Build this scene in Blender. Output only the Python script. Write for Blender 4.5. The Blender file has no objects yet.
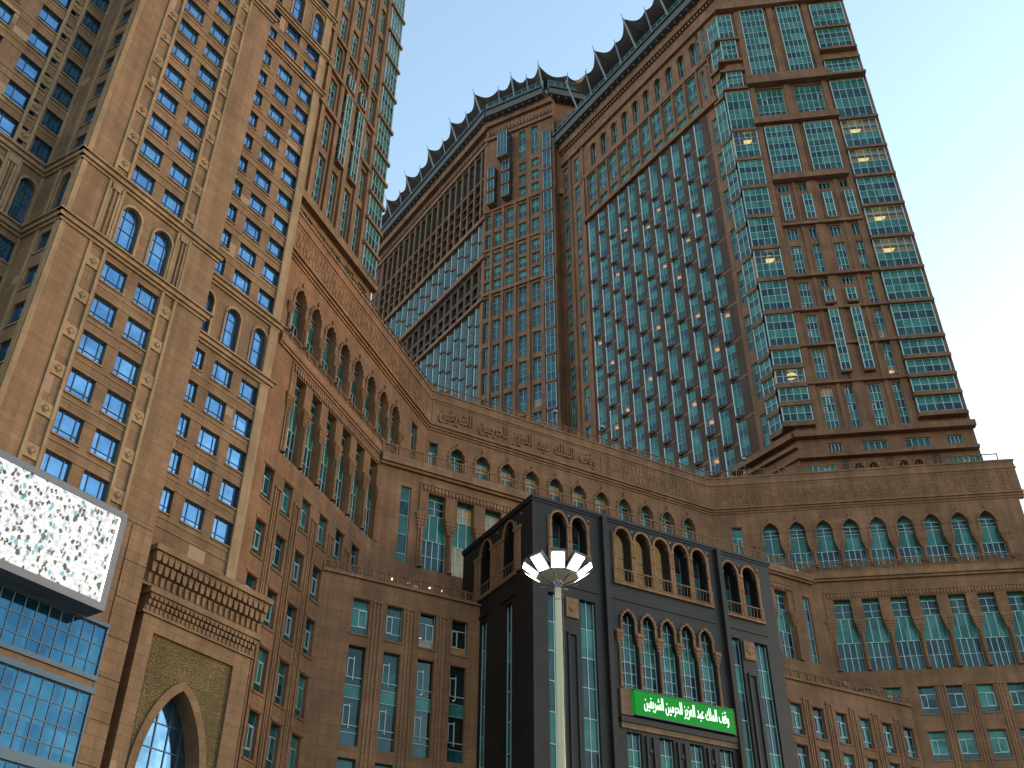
import bpy, math, random
from mathutils import Vector, Matrix
random.seed(7)
R = math.radians
S = bpy.context.scene
COL = S.collection

# ------------------------------------------------------------------ camera
cam = bpy.data.cameras.new('camera'); camo = bpy.data.objects.new('camera', cam); COL.objects.link(camo)
cam.sensor_width = 36.0; cam.lens = 36.0 * 1035 / 1024
cam.clip_start = 0.1; cam.clip_end = 5000
_p, _r = R(35.75), R(0.36)
cf = Vector((0, math.cos(_p), math.sin(_p))); cr0 = Vector((1, 0, 0)); cu0 = Vector((0, -math.sin(_p), math.cos(_p)))
cr = cr0 * math.cos(_r) + cu0 * math.sin(_r); cu = cu0 * math.cos(_r) - cr0 * math.sin(_r)
m = Matrix((cr, cu, -cf)).transposed().to_4x4(); m.translation = Vector((0, 0, 1.7))
camo.matrix_world = m
S.camera = camo

# ------------------------------------------------------------------ sky and sun (just before sunset, sun low behind the right shoulder)
SUN_EL, SUN_AZ = 6.0, 63.0      # azimuth clockwise from +Y
w = bpy.data.worlds.new('World'); S.world = w; w.use_nodes = True
nt = w.node_tree; nt.nodes.clear()
sky = nt.nodes.new('ShaderNodeTexSky'); sky.sky_type = 'NISHITA'; sky.sun_disc = False
sky.sun_elevation = R(SUN_EL); sky.sun_rotation = R(SUN_AZ)
sky.air_density = 1.0; sky.dust_density = 0.7; sky.ozone_density = 0.8; sky.altitude = 300
bg = nt.nodes.new('ShaderNodeBackground'); bg.inputs['Strength'].default_value = 0.15
wo = nt.nodes.new('ShaderNodeOutputWorld')
nt.links.new(sky.outputs[0], bg.inputs['Color']); nt.links.new(bg.outputs[0], wo.inputs['Surface'])
sl = bpy.data.lights.new('sun', 'SUN'); so = bpy.data.objects.new('sun', sl); COL.objects.link(so)
sl.energy = 0.02; sl.angle = R(25); sl.color = (1.0, 0.80, 0.60)
sd = Vector((math.sin(R(SUN_AZ)) * math.cos(R(SUN_EL)), math.cos(R(SUN_AZ)) * math.cos(R(SUN_EL)), math.sin(R(SUN_EL))))
so.rotation_euler = sd.to_track_quat('Z', 'Y').to_euler()
S.view_settings.view_transform = 'Standard'; S.view_settings.look = 'None'
S.view_settings.exposure = 2.5; S.view_settings.gamma = 1.0
S.view_settings.use_curve_mapping = False

# ------------------------------------------------------------------ materials
def _new(name):
    mt = bpy.data.materials.new(name); mt.use_nodes = True
    n = mt.node_tree; n.nodes.clear()
    out = n.nodes.new('ShaderNodeOutputMaterial'); b = n.nodes.new('ShaderNodeBsdfPrincipled')
    n.links.new(b.outputs[0], out.inputs[0]); return mt, n, b, out
def _mix(n, a, b_, fac, mode='MIX'):
    x = n.nodes.new('ShaderNodeMix'); x.data_type = 'RGBA'; x.blend_type = mode
    for s, v in ((0, fac), (6, a), (7, b_)):
        if isinstance(v, bpy.types.NodeSocket): n.links.new(v, x.inputs[s])
        else: x.inputs[s].default_value = v if not isinstance(v, tuple) else (*v, 1)[:4]
    return x.outputs[2]
def _noise(n, vec, scale, detail=4, rough=.55):
    t = n.nodes.new('ShaderNodeTexNoise'); t.inputs['Scale'].default_value = scale
    t.inputs['Detail'].default_value = detail; t.inputs['Roughness'].default_value = rough
    n.links.new(vec, t.inputs['Vector']); return t.outputs['Fac']
def _ramp(n, v, a, b_, c0=(0, 0, 0, 1), c1=(1, 1, 1, 1)):
    r = n.nodes.new('ShaderNodeValToRGB'); r.color_ramp.elements[0].position = a; r.color_ramp.elements[1].position = b_
    r.color_ramp.elements[0].color = c0; r.color_ramp.elements[1].color = c1
    n.links.new(v, r.inputs[0]); return r.outputs[0]
def stone(name, col, tile=(1.2, .6), mortar=.022, rough=.75, var=.10, carve=0, blotch=.0, dark=.6):
    mt, n, b, out = _new(name)
    uv = n.nodes.new('ShaderNodeUVMap').outputs[0]; geo = n.nodes.new('ShaderNodeNewGeometry').outputs['Position']
    br = n.nodes.new('ShaderNodeTexBrick'); br.offset = .5
    n.links.new(uv, br.inputs['Vector'])
    br.inputs['Scale'].default_value = 1; br.inputs['Brick Width'].default_value = tile[0]; br.inputs['Row Height'].default_value = tile[1]
    br.inputs['Mortar Size'].default_value = mortar; br.inputs['Mortar Smooth'].default_value = .3
    br.inputs['Bias'].default_value = 0
    c = Vector(col)
    br.inputs['Color1'].default_value = (*(c * (1 - var)), 1); br.inputs['Color2'].default_value = (*(c * (1 + var)), 1)
    br.inputs['Mortar'].default_value = (*(c * dark), 1)
    ns = _noise(n, geo, .35, 5); ns2 = _noise(n, geo, 3.1, 4, .7)
    mp = n.nodes.new('ShaderNodeMapping'); mp.inputs['Scale'].default_value = (1.3, 1.3, .07)
    n.links.new(geo, mp.inputs[0]); st = _noise(n, mp.outputs[0], 1.0, 4, .6)
    g1 = _ramp(n, ns, .3, .75, (.72, .70, .68, 1), (1.16, 1.14, 1.12, 1))
    g2 = _ramp(n, ns2, .25, .8, (.88, .88, .88, 1), (1.08, 1.08, 1.08, 1))
    g3 = _ramp(n, st, .35, .7, (.74, .72, .70, 1), (1.08, 1.08, 1.08, 1))
    x = _mix(n, br.outputs['Color'], g1, 1.0, 'MULTIPLY'); x = _mix(n, x, g2, 1.0, 'MULTIPLY'); x = _mix(n, x, g3, 1.0, 'MULTIPLY')
    if blotch:
        # newer, paler replacement slabs: whole tiles that took another colour
        sn = n.nodes.new('ShaderNodeVectorMath'); sn.operation = 'SNAP'; sn.inputs[1].default_value = (tile[0], tile[1], 1)
        n.links.new(uv, sn.inputs[0]); q = _noise(n, sn.outputs[0], .23, 2)
        f = _ramp(n, q, .66, .665); x = _mix(n, x, tuple(c * 1.22 + Vector((.015, .02, .025))), _mix(n, (0, 0, 0), (1, 1, 1), f))
    n.links.new(x, b.inputs['Base Color'])
    b.inputs['Roughness'].default_value = rough; b.inputs['Specular IOR Level'].default_value = .25
    bp = n.nodes.new('ShaderNodeBump'); bp.inputs['Strength'].default_value = .35; bp.inputs['Distance'].default_value = .03
    h = ns2
    if carve:
        v = n.nodes.new('ShaderNodeTexVoronoi'); v.feature = 'DISTANCE_TO_EDGE'; v.inputs['Scale'].default_value = carve
        n.links.new(uv, v.inputs['Vector']); h = _ramp(n, v.outputs[0], .02, .16)
        bp.inputs['Distance'].default_value = .12; bp.inputs['Strength'].default_value = .9
        x2 = _mix(n, tuple(c * .55), x, _ramp(n, v.outputs[0], .01, .09)); n.links.new(x2, b.inputs['Base Color'])
    n.links.new(h, bp.inputs['Height']); n.links.new(bp.outputs[0], b.inputs['Normal'])
    return mt
def plain(name, col, rough=.5, metal=0, var=.12):
    mt, n, b, out = _new(name)
    geo = n.nodes.new('ShaderNodeNewGeometry').outputs['Position']
    f = _noise(n, geo, 1.7, 4)
    c = Vector(col)
    n.links.new(_mix(n, tuple(c * (1 - var)), tuple(c * (1 + var)), f), b.inputs['Base Color'])
    b.inputs['Roughness'].default_value = rough; b.inputs['Metallic'].default_value = metal
    return mt
def glass(name, c0, c1, metal=.35, rough=.06, cell=(1.1, 1.45), wob=.004, ior=1.5, spec=.5):
    """coated facade glass: tinted reflective sheet, colour varies from pane to pane (curtains, dirt, age)"""
    mt, n, b, out = _new(name)
    geo = n.nodes.new('ShaderNodeNewGeometry').outputs['Position']
    sn = n.nodes.new('ShaderNodeVectorMath'); sn.operation = 'SNAP'; sn.inputs[1].default_value = (cell[0], cell[0], cell[1])
    n.links.new(geo, sn.inputs[0])
    wn = n.nodes.new('ShaderNodeTexWhiteNoise'); n.links.new(sn.outputs[0], wn.inputs['Vector'])
    f = _ramp(n, wn.outputs['Value'], .05, .95)
    ns = _noise(n, geo, 1.2, 3); x = _mix(n, c0, c1, f)
    x = _mix(n, x, _ramp(n, ns, .3, .8, (.75, .75, .75, 1), (1.15, 1.15, 1.15, 1)), 1.0, 'MULTIPLY')
    n.links.new(x, b.inputs['Base Color'])
    b.inputs['Metallic'].default_value = metal; b.inputs['Roughness'].default_value = rough; b.inputs['IOR'].default_value = ior; b.inputs['Specular IOR Level'].default_value = spec
    bp = n.nodes.new('ShaderNodeBump'); bp.inputs['Strength'].default_value = .25; bp.inputs['Distance'].default_value = wob * 6
    n.links.new(_noise(n, geo, .8, 2), bp.inputs['Height']); n.links.new(bp.outputs[0], b.inputs['Normal'])
    return mt
def clearglass(name):
    mt, n, b, out = _new(name); n.nodes.remove(b)
    t = n.nodes.new('ShaderNodeBsdfTransparent'); t.inputs[0].default_value = (.72, .86, .82, 1)
    g = n.nodes.new('ShaderNodeBsdfGlossy'); g.inputs['Roughness'].default_value = .05; g.inputs[0].default_value = (.6, .8, .8, 1)
    fr_ = n.nodes.new('ShaderNodeFresnel'); fr_.inputs[0].default_value = 1.7
    mx = n.nodes.new('ShaderNodeMixShader'); n.links.new(fr_.outputs[0], mx.inputs[0]); n.links.new(t.outputs[0], mx.inputs[1]); n.links.new(g.outputs[0], mx.inputs[2])
    n.links.new(mx.outputs[0], out.inputs[0]); return mt
def emit(name, col, st):
    mt, n, b, out = _new(name); b.inputs['Base Color'].default_value = (*[c * .3 for c in col], 1)
    b.inputs['Emission Color'].default_value = (*col, 1); b.inputs['Emission Strength'].default_value = st; b.inputs['Specular IOR Level'].default_value = .1; return mt

M = {}
M['tan'] = stone('tan_cladding', (.185, .112, .067), (1.3, .62), blotch=1)
M['tan_trim'] = stone('cream_cladding', (.265, .182, .112), (1.0, 2.0), mortar=.02)
M['tan_rib'] = stone('tan_ribbed_cladding', (.195, .118, .071), (2.4, .30), mortar=.012, dark=.75)
M['pod'] = stone('brown_cladding', (.205, .103, .056), (1.5, .75))
M['pod_trim'] = stone('brown_trim', (.235, .122, .068), (1.2, .5), mortar=.03)
M['carved'] = stone('carved_cladding', (.205, .103, .056), (1.5, .75), carve=3.2)
M['lattice'] = stone('lattice_cladding', (.20, .145, .07), (1.5, .75), carve=9)
M['twt'] = stone('warm_tower_cladding', (.20, .112, .062), (1.5, 1.5), dark=.7)
M['twr'] = stone('tower_cladding', (.172, .086, .049), (1.5, 1.5), dark=.7)
M['twr_shade'] = stone('tower_cladding_painted_shade', (.062, .034, .024), (1.5, 1.5), dark=.7)  # darker copy of the tower stone, shade put into its colour
M['granite'] = stone('dark_granite', (.014, .0105, .0115), (1.1, .7), mortar=.015, rough=.5, var=.12, dark=.5)
M['granite_trim'] = stone('dark_granite_trim', (.012, .010, .011), (1.1, .7), mortar=.01, rough=.4)
M['blue'] = glass('blue_glass', (.08, .20, .36), (.14, .30, .48), metal=.85, rough=.05)
M['blue2'] = glass('blue_curtain_glass', (.010, .055, .11), (.018, .085, .15), metal=.8, rough=.06, cell=(1.1, 1.0))
M['teal'] = glass('teal_glass', (.013, .082, .075), (.04, .165, .145), metal=.1, rough=.12, spec=.3, cell=(1.3, 1.5))
M['tealdk'] = glass('teal_vision_glass', (.004, .018, .028), (.016, .075, .078), metal=.1, rough=.06, spec=.35, cell=(1.3, 1.5))
M['tealG'] = glass('shaded_teal_glass', (.008, .04, .048), (.017, .07, .078), metal=.1, rough=.1, spec=.4, cell=(1.3, 1.5))  # darker copy of the teal glass, shade put into its tint
M['black'] = glass('dark_glass', (.01, .012, .014), (.03, .035, .035), metal=.1, rough=.08)
M['clear'] = clearglass('clear_glass')
M['white'] = plain('white_aluminium', (.29, .36, .37), .4, .2)
M['silver'] = plain('grey_aluminium', (.20, .26, .30), .35, .4)
M['bluebar'] = plain('dark_blue_aluminium', (.02, .05, .09), .4, .3)
M['dkmetal'] = plain('dark_metal', (.05, .05, .055), .5, .4)
M['slab'] = plain('grey_concrete', (.055, .055, .06), .8)
M['fabric'] = plain('canopy_fabric', (.13, .115, .105), .85)
M['post'] = plain('galvanised_steel', (.12, .125, .14), .4, .5)
M['room'] = plain('glowing_room_walls', (.42, .30, .18), .9)
_b = next(n for n in M['room'].node_tree.nodes if n.type == 'BSDF_PRINCIPLED')
_b.inputs['Emission Color'].default_value = (1.0, .52, .17, 1); _b.inputs['Emission Strength'].default_value = .016  # lamp light on the room walls put in as faint warm emission
M['lamp'] = emit('warm_lamp', (1.0, .66, .20), .21)
M['roomB'] = plain('bright_glowing_room_walls', (.42, .30, .18), .9)
_b = next(n for n in M['roomB'].node_tree.nodes if n.type == 'BSDF_PRINCIPLED')
_b.inputs['Emission Color'].default_value = (1.0, .60, .24, 1); _b.inputs['Emission Strength'].default_value = .026  # stronger wall glow, lamp light put into the material
M['roomD'] = plain('dim_room', (.05, .04, .03), .9)  # dark copy of the room walls, lack of light put into the colour
M['dim'] = emit('amber_lamp', (1.0, .42, .10), .16)
M['bulb'] = emit('warm_bulb', (1.0, .78, .42), .4)
M['gold'] = plain('gilded_letters', (.15, .055, .014), .45, .2)
M['pole'] = plain('cream_painted_steel', (.30, .28, .19), .45)
M['led'] = emit('floodlight_lens', (1.0, .93, .80), 2.2)
M['signg'] = emit('green_sign_face', (.0, .17, .014), .22)
M['signw'] = emit('white_sign_letters', (.80, 1.0, .82), .26)
M['frame_grey'] = plain('screen_casing', (.10, .105, .13), .5, .3)

# ------------------------------------------------------------------ geometry helpers
class F:
    """a vertical facade plane: u runs along it, z up, off out of it"""
    def __init__(s, P, az, off=0.0):
        a = R(az); s.az = az; s.e = Vector((math.cos(a), math.sin(a), 0)); s.n = Vector((math.sin(a), -math.cos(a), 0))
        s.P = Vector((P[0], P[1], 0)) + s.n * off
    def w(s, u, z, o=0.0): return s.P + s.e * u + s.n * o + Vector((0, 0, z))
    def sub(s, off, u=0.0): f = F((0, 0), s.az); f.P = s.P + s.n * off + s.e * u; return f
class MB:
    def __init__(s): s.v = []; s.f = []; s.m = []; s.uv = []; s.mats = []
    def mi(s, k):
        if k not in s.mats: s.mats.append(k)
        return s.mats.index(k)
    def face(s, pts, uvs, k):
        i = len(s.v); s.v += pts; s.f.append(list(range(i, i + len(pts)))); s.m.append(s.mi(k)); s.uv += uvs
    def poly(s, fr, pts, k, o=0.0):          # pts (u,z), facing out when counter-clockwise seen from outside
        s.face([fr.w(u, z, o) for u, z in pts], list(pts), k)
    def quad(s, fr, u0, u1, z0, z1, k, o=0.0): s.poly(fr, [(u0, z0), (u1, z0), (u1, z1), (u0, z1)], k, o)
    def prism(s, fr, pts, o0, o1, k, back=False, ks=None):
        ks = ks or k
        s.poly(fr, pts, k, o1)
        if back: s.poly(fr, pts[::-1], k, o0)
        n = len(pts)
        for i in range(n):
            a, b = pts[i], pts[(i + 1) % n]
            L = math.hypot(b[0] - a[0], b[1] - a[1]); q = a[0] + a[1]
            s.face([fr.w(*a, o0), fr.w(*b, o0), fr.w(*b, o1), fr.w(*a, o1)], [(q, o0), (q + L, o0), (q + L, o1), (q, o1)], ks)
    def box(s, fr, u0, u1, z0, z1, o0, o1, k, back=False): s.prism(fr, [(u0, z0), (u1, z0), (u1, z1), (u0, z1)], o0, o1, k, back)
    def room(s, fr, u0, u1, z0, z1, ob, of, k='room'):
        s.reveal(fr, [(u0, z0), (u1, z0), (u1, z1), (u0, z1)], of - ob, k, of); s.quad(fr, u0, u1, z0, z1, k, ob)
    def reveal(s, fr, pts, depth, k, o=0.0):
        n = len(pts)
        for i in range(n):
            a, b = pts[i], pts[(i + 1) % n]; L = math.hypot(b[0] - a[0], b[1] - a[1]); q = a[0] + a[1]
            s.face([fr.w(*b, o - depth), fr.w(*a, o - depth), fr.w(*a, o), fr.w(*b, o)], [(q + L, 0), (q, 0), (q, depth), (q + L, depth)], k)
    def wall(s, fr, u0, u1, z0, z1, holes, k, depth=.35, o=0.0, rk=None):
        """holes: dicts rect=(a,b,c,d) and optional 'out' outline (list of (u,z), ccw) inside the rect"""
        rk = rk or k
        hs = [h for h in holes if h['r'][0] < u1 and h['r'][1] > u0 and h['r'][2] < z1 and h['r'][3] > z0]
        zs = sorted(set([z0, z1] + [min(max(h['r'][i], z0), z1) for h in hs for i in (2, 3)]))
        for a, b in zip(zs, zs[1:]):
            if b - a < 1e-5: continue
            mid = (a + b) / 2; cur = u0
            for h in sorted((h for h in hs if h['r'][2] < mid < h['r'][3]), key=lambda h: h['r'][0]):
                x0, x1 = max(h['r'][0], u0), min(h['r'][1], u1)
                if x0 > cur + 1e-5: s.quad(fr, cur, x0, a, b, k, o)
                cur = max(cur, x1)
            if cur < u1 - 1e-5: s.quad(fr, cur, u1, a, b, k, o)
        for h in hs:
            a, b, c, d = h['r']; dp = h.get('d', depth)
            if 'out' in h:
                s.spandrel(fr, h['r'], h['out'], k, o); s.reveal(fr, h['out'], dp, rk, o)
            else: s.reveal(fr, [(a, c), (b, c), (b, d), (a, d)], dp, rk, o)
    def spandrel(s, fr, r, out, k, o=0.0):
        """fills rect minus outline; outline is symmetric, starts bottom-left, bottom-right, goes up the right side, over, down the left"""
        a, b, c, d = r
        top = max(range(len(out)), key=lambda i: out[i][1])
        right = out[1:top + 1]; left = out[top:] + [out[0]]
        for p, q in zip(right, right[1:]):
            if p[0] < b - 1e-4 or q[0] < b - 1e-4: s.poly(fr, [p, (b, p[1]), (b, q[1]), q], k, o)
        for p, q in zip(left, left[1:]):
            if p[0] > a + 1e-4 or q[0] > a + 1e-4: s.poly(fr, [q, p, (a, p[1]), (a, q[1])], k, o)
        if out[top][1] < d - 1e-4: s.poly(fr, [(a, out[top][1]), out[top], (b, out[top][1]), (b, d), (a, d)], k, o)
    def cyl(s, c, r0, r1, z0, z1, k, seg=8, caps=False):
        for i in range(seg):
            a, b = 2 * math.pi * i / seg, 2 * math.pi * (i + 1) / seg
            p = [Vector((c[0] + r0 * math.cos(a), c[1] + r0 * math.sin(a), z0)), Vector((c[0] + r0 * math.cos(b), c[1] + r0 * math.sin(b), z0)),
                 Vector((c[0] + r1 * math.cos(b), c[1] + r1 * math.sin(b), z1)), Vector((c[0] + r1 * math.cos(a), c[1] + r1 * math.sin(a), z1))]
            s.face(p, [(a, z0), (b, z0), (b, z1), (a, z1)], k)
        if caps:
            for z, r, sg in ((z0, r0, -1), (z1, r1, 1)):
                pts = [Vector((c[0] + r * math.cos(2 * math.pi * i / seg), c[1] + r * math.sin(2 * math.pi * i / seg), z)) for i in range(seg)]
                if sg < 0: pts = pts[::-1]
                s.face(pts, [(q.x, q.y) for q in pts], k)
    def tube(s, a, b, r, k, seg=5):
        a, b = Vector(a), Vector(b); d = (b - a).normalized(); x = d.orthogonal().normalized(); y = d.cross(x)
        for i in range(seg):
            t, q = 2 * math.pi * i / seg, 2 * math.pi * (i + 1) / seg
            o1, o2 = x * r * math.cos(t) + y * r * math.sin(t), x * r * math.cos(q) + y * r * math.sin(q)
            s.face([a + o1, a + o2, b + o2, b + o1], [(0, 0), (1, 0), (1, 1), (0, 1)], k)
    def mesh(s, name, org=Vector((0, 0, 0))):
        me = bpy.data.meshes.new(name); me.from_pydata([tuple(v - org) for v in s.v], [], s.f)
        for k in s.mats: me.materials.append(M[k])
        me.polygons.foreach_set('material_index', s.m)
        ul = me.uv_layers.new(name='UVMap'); ul.data.foreach_set('uv', [c for p in s.uv for c in p]); me.update(); return me
    def build(s, name, parent=None):
        if not s.f: return None
        org = parent.matrix_world.translation if parent else Vector((0, 0, 0))
        if parent and parent.parent: org = parent.location + parent.parent.location
        elif parent: org = parent.location
        o = bpy.data.objects.new(name, s.mesh(name, org)); COL.objects.link(o)
        if parent: o.parent = parent
        return o
def tag(o, label=None, cat=None, group=None, kind=None):
    if label: o['label'] = label
    if cat: o['category'] = cat
    if group: o['group'] = group
    if kind: o['kind'] = kind
    return o
def thing(name, loc, label, cat, group=None):
    o = bpy.data.objects.new(name, None); COL.objects.link(o); o.location = loc; o.empty_display_size = .2
    return tag(o, label, cat, group)
LOC = F((0, 0), 0)
cnt = {}; over = {}
_cache = {}
def place(parent, name, key, maker, fr, u, z, o=0.0, subs=('frame',), limit=100, matk=None):
    """a window: own object (with a frame child) up to the limit, afterwards collected into one mesh"""
    k = (parent.name, name)
    cnt[k] = cnt.get(k, 0) + 1
    if key not in _cache: _cache[key] = maker()
    mbs = _cache[key]
    T = Matrix.Rotation(R(fr.az), 4, 'Z')
    pos = fr.w(u, z, o)
    if cnt[k] > limit:
        acc = over.setdefault(k, [MB() for _ in mbs])
        for a, b in zip(acc, mbs):
            i0 = len(a.v); a.v += [T @ v + pos for v in b[0].v]; a.f += [[j + i0 for j in f] for f in b[0].f]
            a.m += [a.mi(b[0].mats[q]) for q in b[0].m]; a.uv += b[0].uv
        return
    top = None
    for b, nm in zip(mbs, (name,) + tuple(subs)):
        ob = bpy.data.objects.new(nm, b[1]); COL.objects.link(ob)
        if top is None: ob.parent = parent; ob.location = pos - parent.location; ob.rotation_euler = (0, 0, R(fr.az)); top = ob
        else: ob.parent = top
def flush():
    for (pn, name), acc in over.items():
        par = bpy.data.objects[pn]
        big = MB()
        for a in acc:
            i0 = len(big.v); big.v += a.v; big.f += [[j + i0 for j in f] for f in a.f]; big.m += [big.mi(a.mats[q]) for q in a.m]; big.uv += a.uv
        o = big.build(name, par); o['kind'] = 'stuff'
def fin(*mbs): return [(b, b.mesh('window_mesh')) for b in mbs]
def gridwin(w_, h, nx, rows, depth=.35, bar=.05, bk='white', post=None, proj=0.06, casement=None, side=0):
    """pane + frame meshes in local space (x along the wall, z up, y into the wall)
    rows: list of (height fraction, glass key) from the bottom; nx columns"""
    def mk():
        p = MB(); f = MB(); fr = LOC
        tot = sum(r[0] for r in rows); z = 0; zs = [0]
        for fr_, k in rows:
            z1 = z + h * fr_ / tot; p.quad(fr, -side, w_ + side, z, z1, k, -depth); z = z1; zs.append(z)
        for i in range(nx + 1):
            x = w_ * i / nx; b = bar * (1.5 if i in (0, nx) else 1)
            x0, x1 = (x, x + b) if i == 0 else ((x - b, x) if i == nx else (x - b / 2, x + b / 2))
            f.box(fr, x0, x1, 0, h, -depth, -depth + proj, bk)
        for i, z in enumerate(zs):
            z0, z1 = (z, z + bar) if i == 0 else ((z - bar, z) if i == len(zs) - 1 else (z - bar / 2, z + bar / 2))
            f.box(fr, bar * 1.5, w_ - bar * 1.5, z0, z1, -depth, -depth + proj * .8, bk)
        if casement:
            for (a, b, c, d) in casement:
                t = bar * 1.1
                for q in ((a, a + t, c, d), (b - t, b, c, d), (a + t, b - t, c, c + t), (a + t, b - t, d - t, d)):
                    f.box(fr, w_ * 0 + q[0], q[1], q[2], q[3], -depth, -depth + proj * 1.4, 'white')
        return fin(p, f)
    return mk
def fmesh(): pass
def arch_out(u0, u1, z0, z1, wide=0.0, spring=None, round_=False, flat=False, n=7, shoulder=(.42, .58)):
    """opening outline: bottom-left, bottom-right, up, pointed or round head, down. wide: extra half-width of the lower part"""
    c = (u0 + u1) / 2; w2 = (u1 - u0) / 2; wt = w2 - wide
    H = z1 - z0; pts = [(u0, z0), (u1, z0)]
    R_ = []
    if wide:
        a, b = z0 + H * shoulder[0], z0 + H * shoulder[1]
        R_.append((w2, a))
        for i in range(1, 4): t = i / 4; R_.append((w2 - wide * (1 - math.cos(t * math.pi)) / 2, a + (b - a) * t))
        R_.append((wt, b))
    if flat: R_ += [(wt, z1)]
    else:
        sp = spring if spring is not None else (z1 - wt * (1.0 if round_ else 1.45))
        if round_:
            for i in range(n): t = i / n * math.pi / 2; R_.append((wt * math.cos(t), sp + (z1 - sp) * math.sin(t)))
        else:
            cc = .45 * wt; rr = wt + cc; amax = math.acos(cc / rr); hh = rr * math.sin(amax)
            for i in range(n): t = i / n * amax; R_.append((-cc + rr * math.cos(t), sp + rr * math.sin(t) * (z1 - sp) / hh))
        R_.append((0, z1))
    for x, z in R_:
        pts.append((c + x, z))
    for x, z in reversed(R_[:-1] if not flat else R_):
        pts.append((c - x, z))
    return pts
def arch_ring(mb, fr, out, t, o0, o1, k, z_from=None, teeth=0, k2=None):
    """moulding that follows the outline's head, butted outside it"""
    c = (out[0][0] + out[1][0]) / 2
    top = max(range(len(out)), key=lambda i: out[i][1])
    R_ = [p for p in out[1:top + 1] if z_from is None or p[1] >= z_from - 1e-6]
    def norm(i):
        a = R_[max(i - 1, 0)]; b = R_[min(i + 1, len(R_) - 1)]; d = Vector((b[0] - a[0], b[1] - a[1])); 
        if d.length < 1e-6: return Vector((1, 0))
        d.normalize(); return Vector((d.y, -d.x))
    for sg in (1, -1):
        for i in range(len(R_) - 1):
            n0, n1 = norm(i), norm(i + 1)
            if i == len(R_) - 2: n1 = Vector((0, 1))
            a, b = Vector(R_[i]), Vector(R_[i + 1]); tt = t * (1.25 if teeth and i % 2 else 1.0); kk = k2 if (k2 and i % 2) else k
            q = [a, a + n0 * tt, b + n1 * tt, b]
            if sg < 0: q = [Vector((2 * c - p.x, p.y)) for p in q][::-1]
            mb.prism(fr, [tuple(p) for p in q], o0, o1 + (.05 if teeth and i % 2 else 0), kk)
def rail(mb, fr, u0, u1, z, o, h=1.1, step=1.3, k='pod_trim', fill=True):
    n = max(1, round(abs(u1 - u0) / step)); s = (u1 - u0) / n
    mb.box(fr, u0, u1, z + h - .09, z + h, o - .06, o + .04, k, True)
    mb.box(fr, u0, u1, z + .08, z + .16, o - .05, o + .03, k, True)
    for i in range(n + 1): mb.box(fr, u0 + s * i - .05, u0 + s * i + .05, z, z + h + .06, o - .07, o + .05, k, True)
    if fill:
        for i in range(n):
            for j in range(1, 6): x = u0 + s * (i + j / 6); mb.box(fr, x - .016, x + .016, z + .16, z + h - .09, o - .03, o, k)
def muqarnas(mb, fr, u, z, wdt, h, o0, o1, k, tiers=4):
    """stepped corbel that widens upward"""
    for i in range(tiers):
        t = (i + 1) / tiers; ww = wdt * (.45 + .55 * t) / 2; z0 = z + h * i / tiers
        mb.box(fr, u - ww, u + ww, z0, z + h * (i + 1) / tiers, o0, o0 + (o1 - o0) * (.25 + .75 * t), k, True)
        if i < tiers - 1:
            for sx in (-.62, 0, .62): mb.prism(fr, [(u + sx * ww - .07, z0 + h / tiers), (u + sx * ww, z0 + h / tiers * .35), (u + sx * ww + .07, z0 + h / tiers)], o0, o0 + (o1 - o0) * (.35 + .75 * t), k)
def cornice(mb, fr, u0, u1, z, k, prof):
    """prof: list of (dz0,dz1,proj)"""
    for a, b, p in prof: mb.box(fr, u0 - p * .0, u1, z + a, z + b, 0, p, k, True)

class TB:
    """each stone piece becomes its own part of the building"""
    def __init__(s, par, name=None): s.par = par; s.name = name
    def box(s, fr, u0, u1, z0, z1, o0, o1, k, back=False):
        m_ = MB(); m_.box(fr, u0, u1, z0, z1, o0, o1, k, back)
        m_.build(s.name or ('pilaster' if z1 - z0 > abs(u1 - u0) else 'stone_band'), s.par)
    def prism(s, fr, pts, o0, o1, k, back=False):
        m_ = MB(); m_.prism(fr, pts, o0, o1, k, back); m_.build(s.name or 'medallion', s.par)
def ringpart(par, *a, **k):
    m_ = MB(); arch_ring(m_, *a, **k); m_.build('arch_surround', par)

ground = MB(); g = 2500.0
for pts in ([(-g, -g), (g, -g), (g, g), (-g, g)],):
    ground.face([Vector((x, y, 0)) for x, y in pts], pts, 'paving')
M['paving'] = stone('pale_paving', (.42, .40, .37), (1.2, 1.2), mortar=.01)
tag(ground.build('ground'), kind='structure')

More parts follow.
